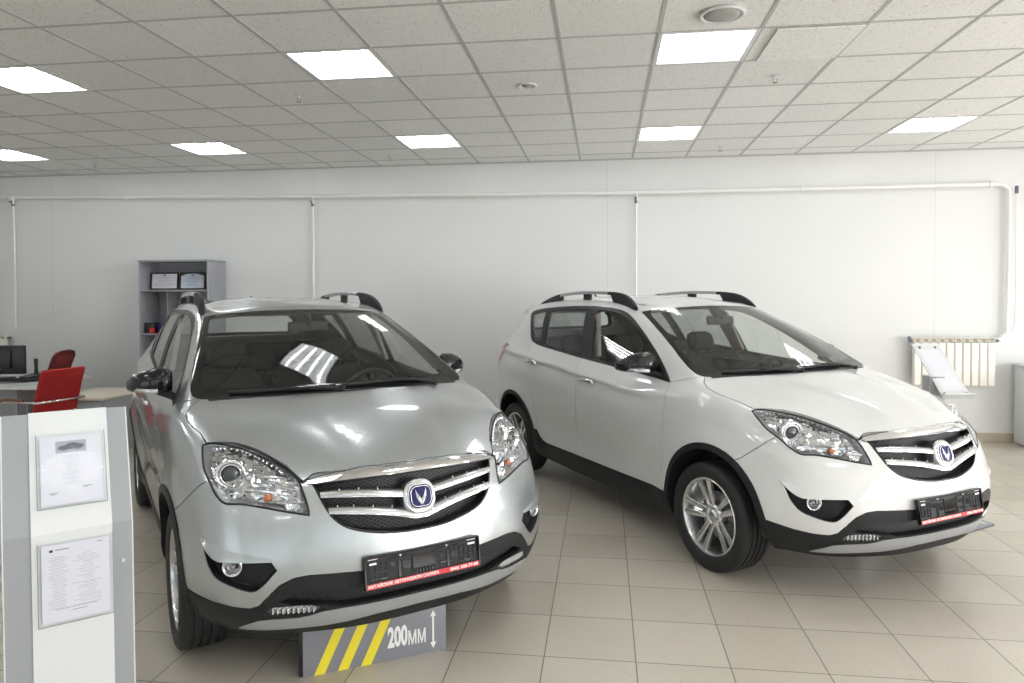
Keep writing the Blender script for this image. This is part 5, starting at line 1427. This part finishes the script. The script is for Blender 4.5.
def doc(parent, f, cx, cy, w, h, pic=False, seed=1):
    """paper in a clear holder: f maps (u, v, t) with t out of the panel"""
    prism_obj('paper_sheet', [(cx-w/2, cy-h/2), (cx+w/2, cy-h/2), (cx+w/2, cy+h/2), (cx-w/2, cy+h/2)], f, .008, .0086, M['paper'], parent)
    def bars(name, L, m, t=.0089):
        bm = bmesh.new()
        for x, y, a, b in L: add_prism(bm, [(x-a/2, y-b/2), (x+a/2, y-b/2), (x+a/2, y+b/2), (x-a/2, y+b/2)], f, t-.0003, t)
        obj(name, fix(bm), m, parent)
    r = random.Random(seed)
    if pic:
        py = cy+h*.335
        bars('photo_print', [(cx, py, w*.50, h*.175)], M['ink2'])
        # small dark car silhouette in the printed photo
        car = [(-.20,-.045),(-.215,-.01),(-.17,.02),(-.09,.03),(-.04,.065),(.07,.068),(.13,.04),(.20,.03),(.215,-.01),(.19,-.04),(.15,-.045),(.13,-.065),(.09,-.065),(.07,-.045),(-.08,-.05),(-.10,-.068),(-.14,-.066),(-.16,-.048)]
        prism_obj('photo_subject', [(cx+a*w, py+b*w*1.05) for a, b in car], f, .0090, .0092, M['ink'], parent)
        L = [(cx+r.uniform(-.01, .01)*w, cy+h*(.20-.030*k), w*r.uniform(.12, .34), h*.006) for k in range(15)]
        bars('faint_text', L, M['ink2']); bars('signature', [(cx-w*.30, cy-h*.33, w*.14, h*.008), (cx-w*.31, cy-h*.35, w*.08, h*.005), (cx+w*.25, cy-h*.27, w*.14, h*.008), (cx+w*.22, cy-h*.285, w*.10, h*.005)], M['ink'])
    else:
        bars('blue_mark', [(cx-w*.36, cy+h*.42, w*.05, h*.030)], M['blue']); bars('letter_head', [(cx-w*.20, cy+h*.425, w*.20, h*.010), (cx+w*.36, cy+h*.455, w*.08, h*.008), (cx+w*.05, cy-h*.385, w*.24, h*.006), (cx-.01*w, cy-h*.345, w*.62, h*.005)], M['ink'])
        L = []
        for k in range(24):
            y = cy+h*(.33-.0285*k); L.append((cx-w*.26+r.uniform(-.02, .02)*w, y, w*r.uniform(.16, .30), h*.006))
            L.append((cx+w*.18+r.uniform(-.04, .04)*w, y+r.uniform(-.3, .3)*h*.02, w*r.uniform(.12, .42), h*.005))
        bars('faint_text', L, M['ink2'])
    # clear pocket
    W, H = w+.022, h+.020
    prism_obj('clear_pocket', [(cx-W/2, cy-H/2), (cx+W/2, cy-H/2), (cx+W/2, cy+H/2), (cx-W/2, cy+H/2)], f, .0125, .0145, M['acrylic'], parent)
    bars('pocket_edges', [(cx-W/2, cy, .003, H), (cx+W/2, cy, .003, H), (cx, cy-H/2, W, .003)], M['grey_lam'], .0145)

def info_stand(name, top_c, ang, lab, docs=True):
    """two-part stand: upright lower panel, upper panel leaning back"""
    t = empty(name, (top_c[0], top_c[1], 0)); t.rotation_euler = (0, 0, ang); tag(t, lab, 'display stand'); return t

def display_stand():
    k = 1.12; w = .388
    t = info_stand('display_stand', (-1.672*k, 1.997*k), math.radians(42.5), 'grey and white display stand with two sheets in clear holders, left foreground')
    zf = 1.625-(1.625-.89)*k; zt = 1.625-(1.625-1.247)*k; bk = .144*k
    # local: x along width, -y towards the viewer
    prof = [(.0, 0), (0, zf), (bk, zt), (bk+.075, zt-.012), (.085, zf-.01), (.085, 0)]
    bm = bmesh.new(); add_prism(bm, prof, lambda u, v, x: (x, u, v), -w/2, w/2); obj('stand_body', sharp(fix(bm), 10), M['grey_lam'], t)
    x0, x1 = -w/2+.205*w, -w/2+.835*w
    bm = bmesh.new(); e = .005; add_prism(bm, [(-e, 0), (-e, zf+.001), (bk-e, zt+.001), (bk, zt+.004), (bk+.03, zt), (.002, zf), (.002, 0)], lambda u, v, x: (x, u, v), x0, x1); obj('white_panel', sharp(fix(bm), 10), M['white_lam'], t)
    for s in (-1, 1):
        bm = bmesh.new(); add_prism(bm, prof, lambda u, v, x: (x, u-.001, v), s*(w/2+.001)-.002, s*(w/2+.001)+.002); obj('edge_trim', sharp(fix(bm), 10), M['white_lam'], t)
    n = Vector((0, -(zt-zf), bk)).normalized(); up = Vector((0, bk, zt-zf)).normalized(); L = math.hypot(bk, zt-zf); xc = (x0+x1)/2+.004
    def fu(u, v, q): p = Vector((xc+u, -e, zf))+up*v+n*q; return tuple(p)
    doc(t, fu, 0, L*.50, .190, .245, True, 3)
    def fl(u, v, q): return (xc+u, -e-q, zf-v*-1)
    doc(t, lambda u, v, q: (xc+.004+u, -e-q-.002*0, zf+v), 0, -.175, .205, .272, False, 9)
    bm = bmesh.new(); add_cyl(bm, (w*.42, -.002, .66), (w*.42, -.008, .66), .006, n=12); obj('cap_screw', sharp(fix(bm)), M['white_lam'], t)

def lectern():
    t = empty('lectern', (3.02, 6.93, 0)); tag(t, 'white slanted leaflet lectern in front of the radiator behind the white car', 'lectern')
    # plate from the far top edge to the near lower edge
    A = Vector((2.948, 7.20, 1.142)); B = Vector((3.185, 7.20, 1.147)); Cc = Vector((3.262, 6.74, .70)); Dd = Vector((3.03, 6.74, .70)); o = Vector(t.location)
    u = (B-A); v = (Dd-A); n = u.cross(v).normalized(); n = n if n.y < 0 else -n
    def f(a, b, q): return tuple(A-o+u*a+v*b+n*q)
    prism_obj('slanted_plate', [(0, 0), (1, 0), (1, 1), (0, 1)], f, -.012, 0, M['white_lam'], t)
    prism_obj('lower_ledge', [(-.02, 1.0), (1.05, 1.0), (1.05, 1.03), (-.02, 1.03)], f, -.012, .05, M['white_lam'], t)
    prism_obj('leaflet', [(.12, .12), (.88, .12), (.88, .90), (.12, .90)], f, .002, .003, M['paper'], t)
    bm = bmesh.new()
    for a, b in ((.22, .08), (.80, .08), (.12, .95), (.88, .95)): p = Vector(f(a, b, 0)); add_cyl(bm, p, p+n*.012, .010, n=10)
    obj('clips', sharp(fix(bm)), M['steel'], t)
    bm = bmesh.new(); add_box(bm, (.03, .04, .43), (.13, .16, .86), .003); obj('column', sharp(bm), M['grey_lam'], t)
    bm = bmesh.new(); add_box(bm, (.04, .04, .012), (.36, .36, .024), .003); obj('base_plate', sharp(bm), M['white_lam'], t)

def right_cabinet():
    x0 = 4.40; t = empty('white_cabinet', (x0+.45, 7.98, 0)); tag(t, 'plain white cabinet at the right edge against the back wall', 'cabinet')
    obj('cabinet_body', box((0, 0, .43), (.90, .42, .82), .004), M['white_lam'], t); obj('cabinet_top', box((0, -.004, .858), (.93, .45, .025), .004), M['white_lam'], t)
    for s in (-1, 1): obj('cabinet_door', box((s*.223, -.219, .44), (.436, .018, .78), .003), M['white_lam'], t)
    for s in (-1, 1): obj('cabinet_handle', box((s*.04, -.236, .55), (.010, .016, .12), .004), M['steel'], t)

def clearance_sign(name, P0, P1, h, lab, flat=False):
    P0, P1 = Vector(P0), Vector(P1); L = (P1-P0).length; a = math.atan2(P1.y-P0.y, P1.x-P0.x)
    t = empty(name, tuple(P0), a); tag(t, lab, 'sign')
    if flat: t.rotation_euler = (math.radians(-86), 0, a); t.location.z = .014
    obj('sign_board', box((L/2, .004, h/2), (L, .008, h), .001), M['sign_grey'], t)
    obj('sign_backing_shade', box((L/2-.008, .016, h/2+.003), (L+.016, .014, h+.006), .001), M['monitor'], t)  # black back plate, oversized left and top to stand in for the shadow edge
    bm = bmesh.new()
    for s in (.12, .88): add_prism(bm, [(0.022, 0), (.085, 0), (.022, .15)], lambda u, v, x: (x, u, v), L*s-.004, L*s+.004)
    if not flat: obj('back_strut', sharp(fix(bm)), M['monitor'], t)
    else: bm.free()
    y = -.0008
    for k in range(3):
        b = .044+.100*k
        prism_obj('yellow_stripe', [(b*1.0+.0, .0), (b+.045, 0), (b+.045+.100, h), (b+.100, h)], lambda u, v, q: (u, q, v), y-.0004, 0, M['yellow'], t)
    me = text_mesh('200', .155, .0006, .006)
    def place(me, cx, cz, want_w, want_h):
        xs = [v.co.x for v in me.vertices]; ys = [v.co.y for v in me.vertices]; mx = (max(xs)+min(xs))/2; my = (max(ys)+min(ys))/2
        for v in me.vertices: q = Vector(v.co); v.co = (cx+(q.x-mx)*want_w/(max(xs)-min(xs)), -.0012-q.z*.3, cz+(q.y-my)*want_h/(max(ys)-min(ys)))
    place(me, .408, .102, .090, .096); obj('lettering', me, M['white_ink'], t)
    me = text_mesh('ММ', .155, .0006, .0025); place(me, .497, .086, .080, .066); obj('lettering', me, M['white_ink'], t)
    ax = .572*L/.633
    bm = bmesh.new(); add_prism(bm, [(ax-.004, .045), (ax+.004, .045), (ax+.004, .165), (ax-.004, .165)], lambda u, v, q: (u, q, v), -.0012, 0)
    add_prism(bm, [(ax-.014, .165), (ax+.014, .165), (ax, .192)], lambda u, v, q: (u, q, v), -.0012, 0); add_prism(bm, [(ax-.014, .045), (ax, .018), (ax+.014, .045)], lambda u, v, q: (u, q, v), -.0012, 0)
    obj('height_arrow', fix(bm), M['white_ink'], t)
    return t

def lights():
    w = bpy.data.worlds.new('daylight'); bpy.context.scene.world = w; w.use_nodes = True
    bg = w.node_tree.nodes['Background']; bg.inputs[0].default_value = (.80, .90, 1, 1); bg.inputs[1].default_value = 1.0
    def area(x, y, z, sx, sy, e, col, rot):
        l = bpy.data.lights.new('daylight', 'AREA'); l.shape = 'RECTANGLE'; l.size = sx; l.size_y = sy; l.energy = e; l.color = col
        o = bpy.data.objects.new('window_daylight', l); C.objects.link(o); o.location = (x, y, z); o.rotation_euler = rot
    for y, s, k in ((-2.3, 4.2, 68), (2.4, 3.6, 58), (6.2, 2.6, 28)): area(XR+.25, y, 1.5, 2.5, s, k*s, (1, .955, .955), (0, PI/2+.38, 0))
    for x, s, k in ((-6.8, 3.6, 7), (-2.2, 3.6, 3), (3.6, 6.0, 2.5)): area(x, YB-.25, 1.4, s, 2.7, k*s, (.96, .98, 1), (PI/2+.35, 0, 0))

def swap(o, a, b):
    for s in o.material_slots:
        if s.material is a: s.link = 'OBJECT'; s.material = b
    for ch in o.children: swap(ch, a, b)

def main():
    make_materials(); room_materials(); make_camera()
    build_room(); pipes()
    radiator(3.345, 4.175, .61, 1.15, 10, 'cream radiator under the pipe bend on the right of the back wall')
    radiator(-8.55, -7.66, .60, 1.14, 10, 'cream radiator cut by the left edge of the picture')
    bookcase(); desk_area(); visitor_chair(); office_chair(); display_stand(); lectern(); right_cabinet()
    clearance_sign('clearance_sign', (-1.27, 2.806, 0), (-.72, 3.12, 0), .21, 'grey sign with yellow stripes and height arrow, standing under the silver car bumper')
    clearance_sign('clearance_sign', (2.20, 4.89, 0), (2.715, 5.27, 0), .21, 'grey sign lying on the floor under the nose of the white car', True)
    r = empty('car', (*CAR_POSE['white'][:2], 0), CAR_POSE['white'][2]); tag(r, 'white compact SUV standing on the right of the showroom', 'car'); build_car(r)
    c = copy_tree(r); c.location = (*CAR_POSE['silver'][:2], 0); c.rotation_euler = (0, 0, CAR_POSE['silver'][2]); swap(c, M['white'], M['silver'])
    tag(c, 'silver compact SUV standing on the left, beside the display stand', 'car')
    r['group'] = c['group'] = 'compact SUVs on show'
    lights()
    s = bpy.context.scene; s.view_settings.view_transform = 'Standard'; s.view_settings.look = 'None'; s.view_settings.gamma = 1; s.view_settings.exposure = EXPOSURE
    s.view_settings.use_curve_mapping = False
    s.cycles.use_denoising = True; s.cycles.max_bounces = 10; s.cycles.transparent_max_bounces = 24; s.cycles.diffuse_bounces = 5; s.cycles.glossy_bounces = 5
    s.cycles.sample_clamp_indirect = 8; s.cycles.caustics_reflective = False; s.cycles.caustics_refractive = False
EXPOSURE = 0.46
main()
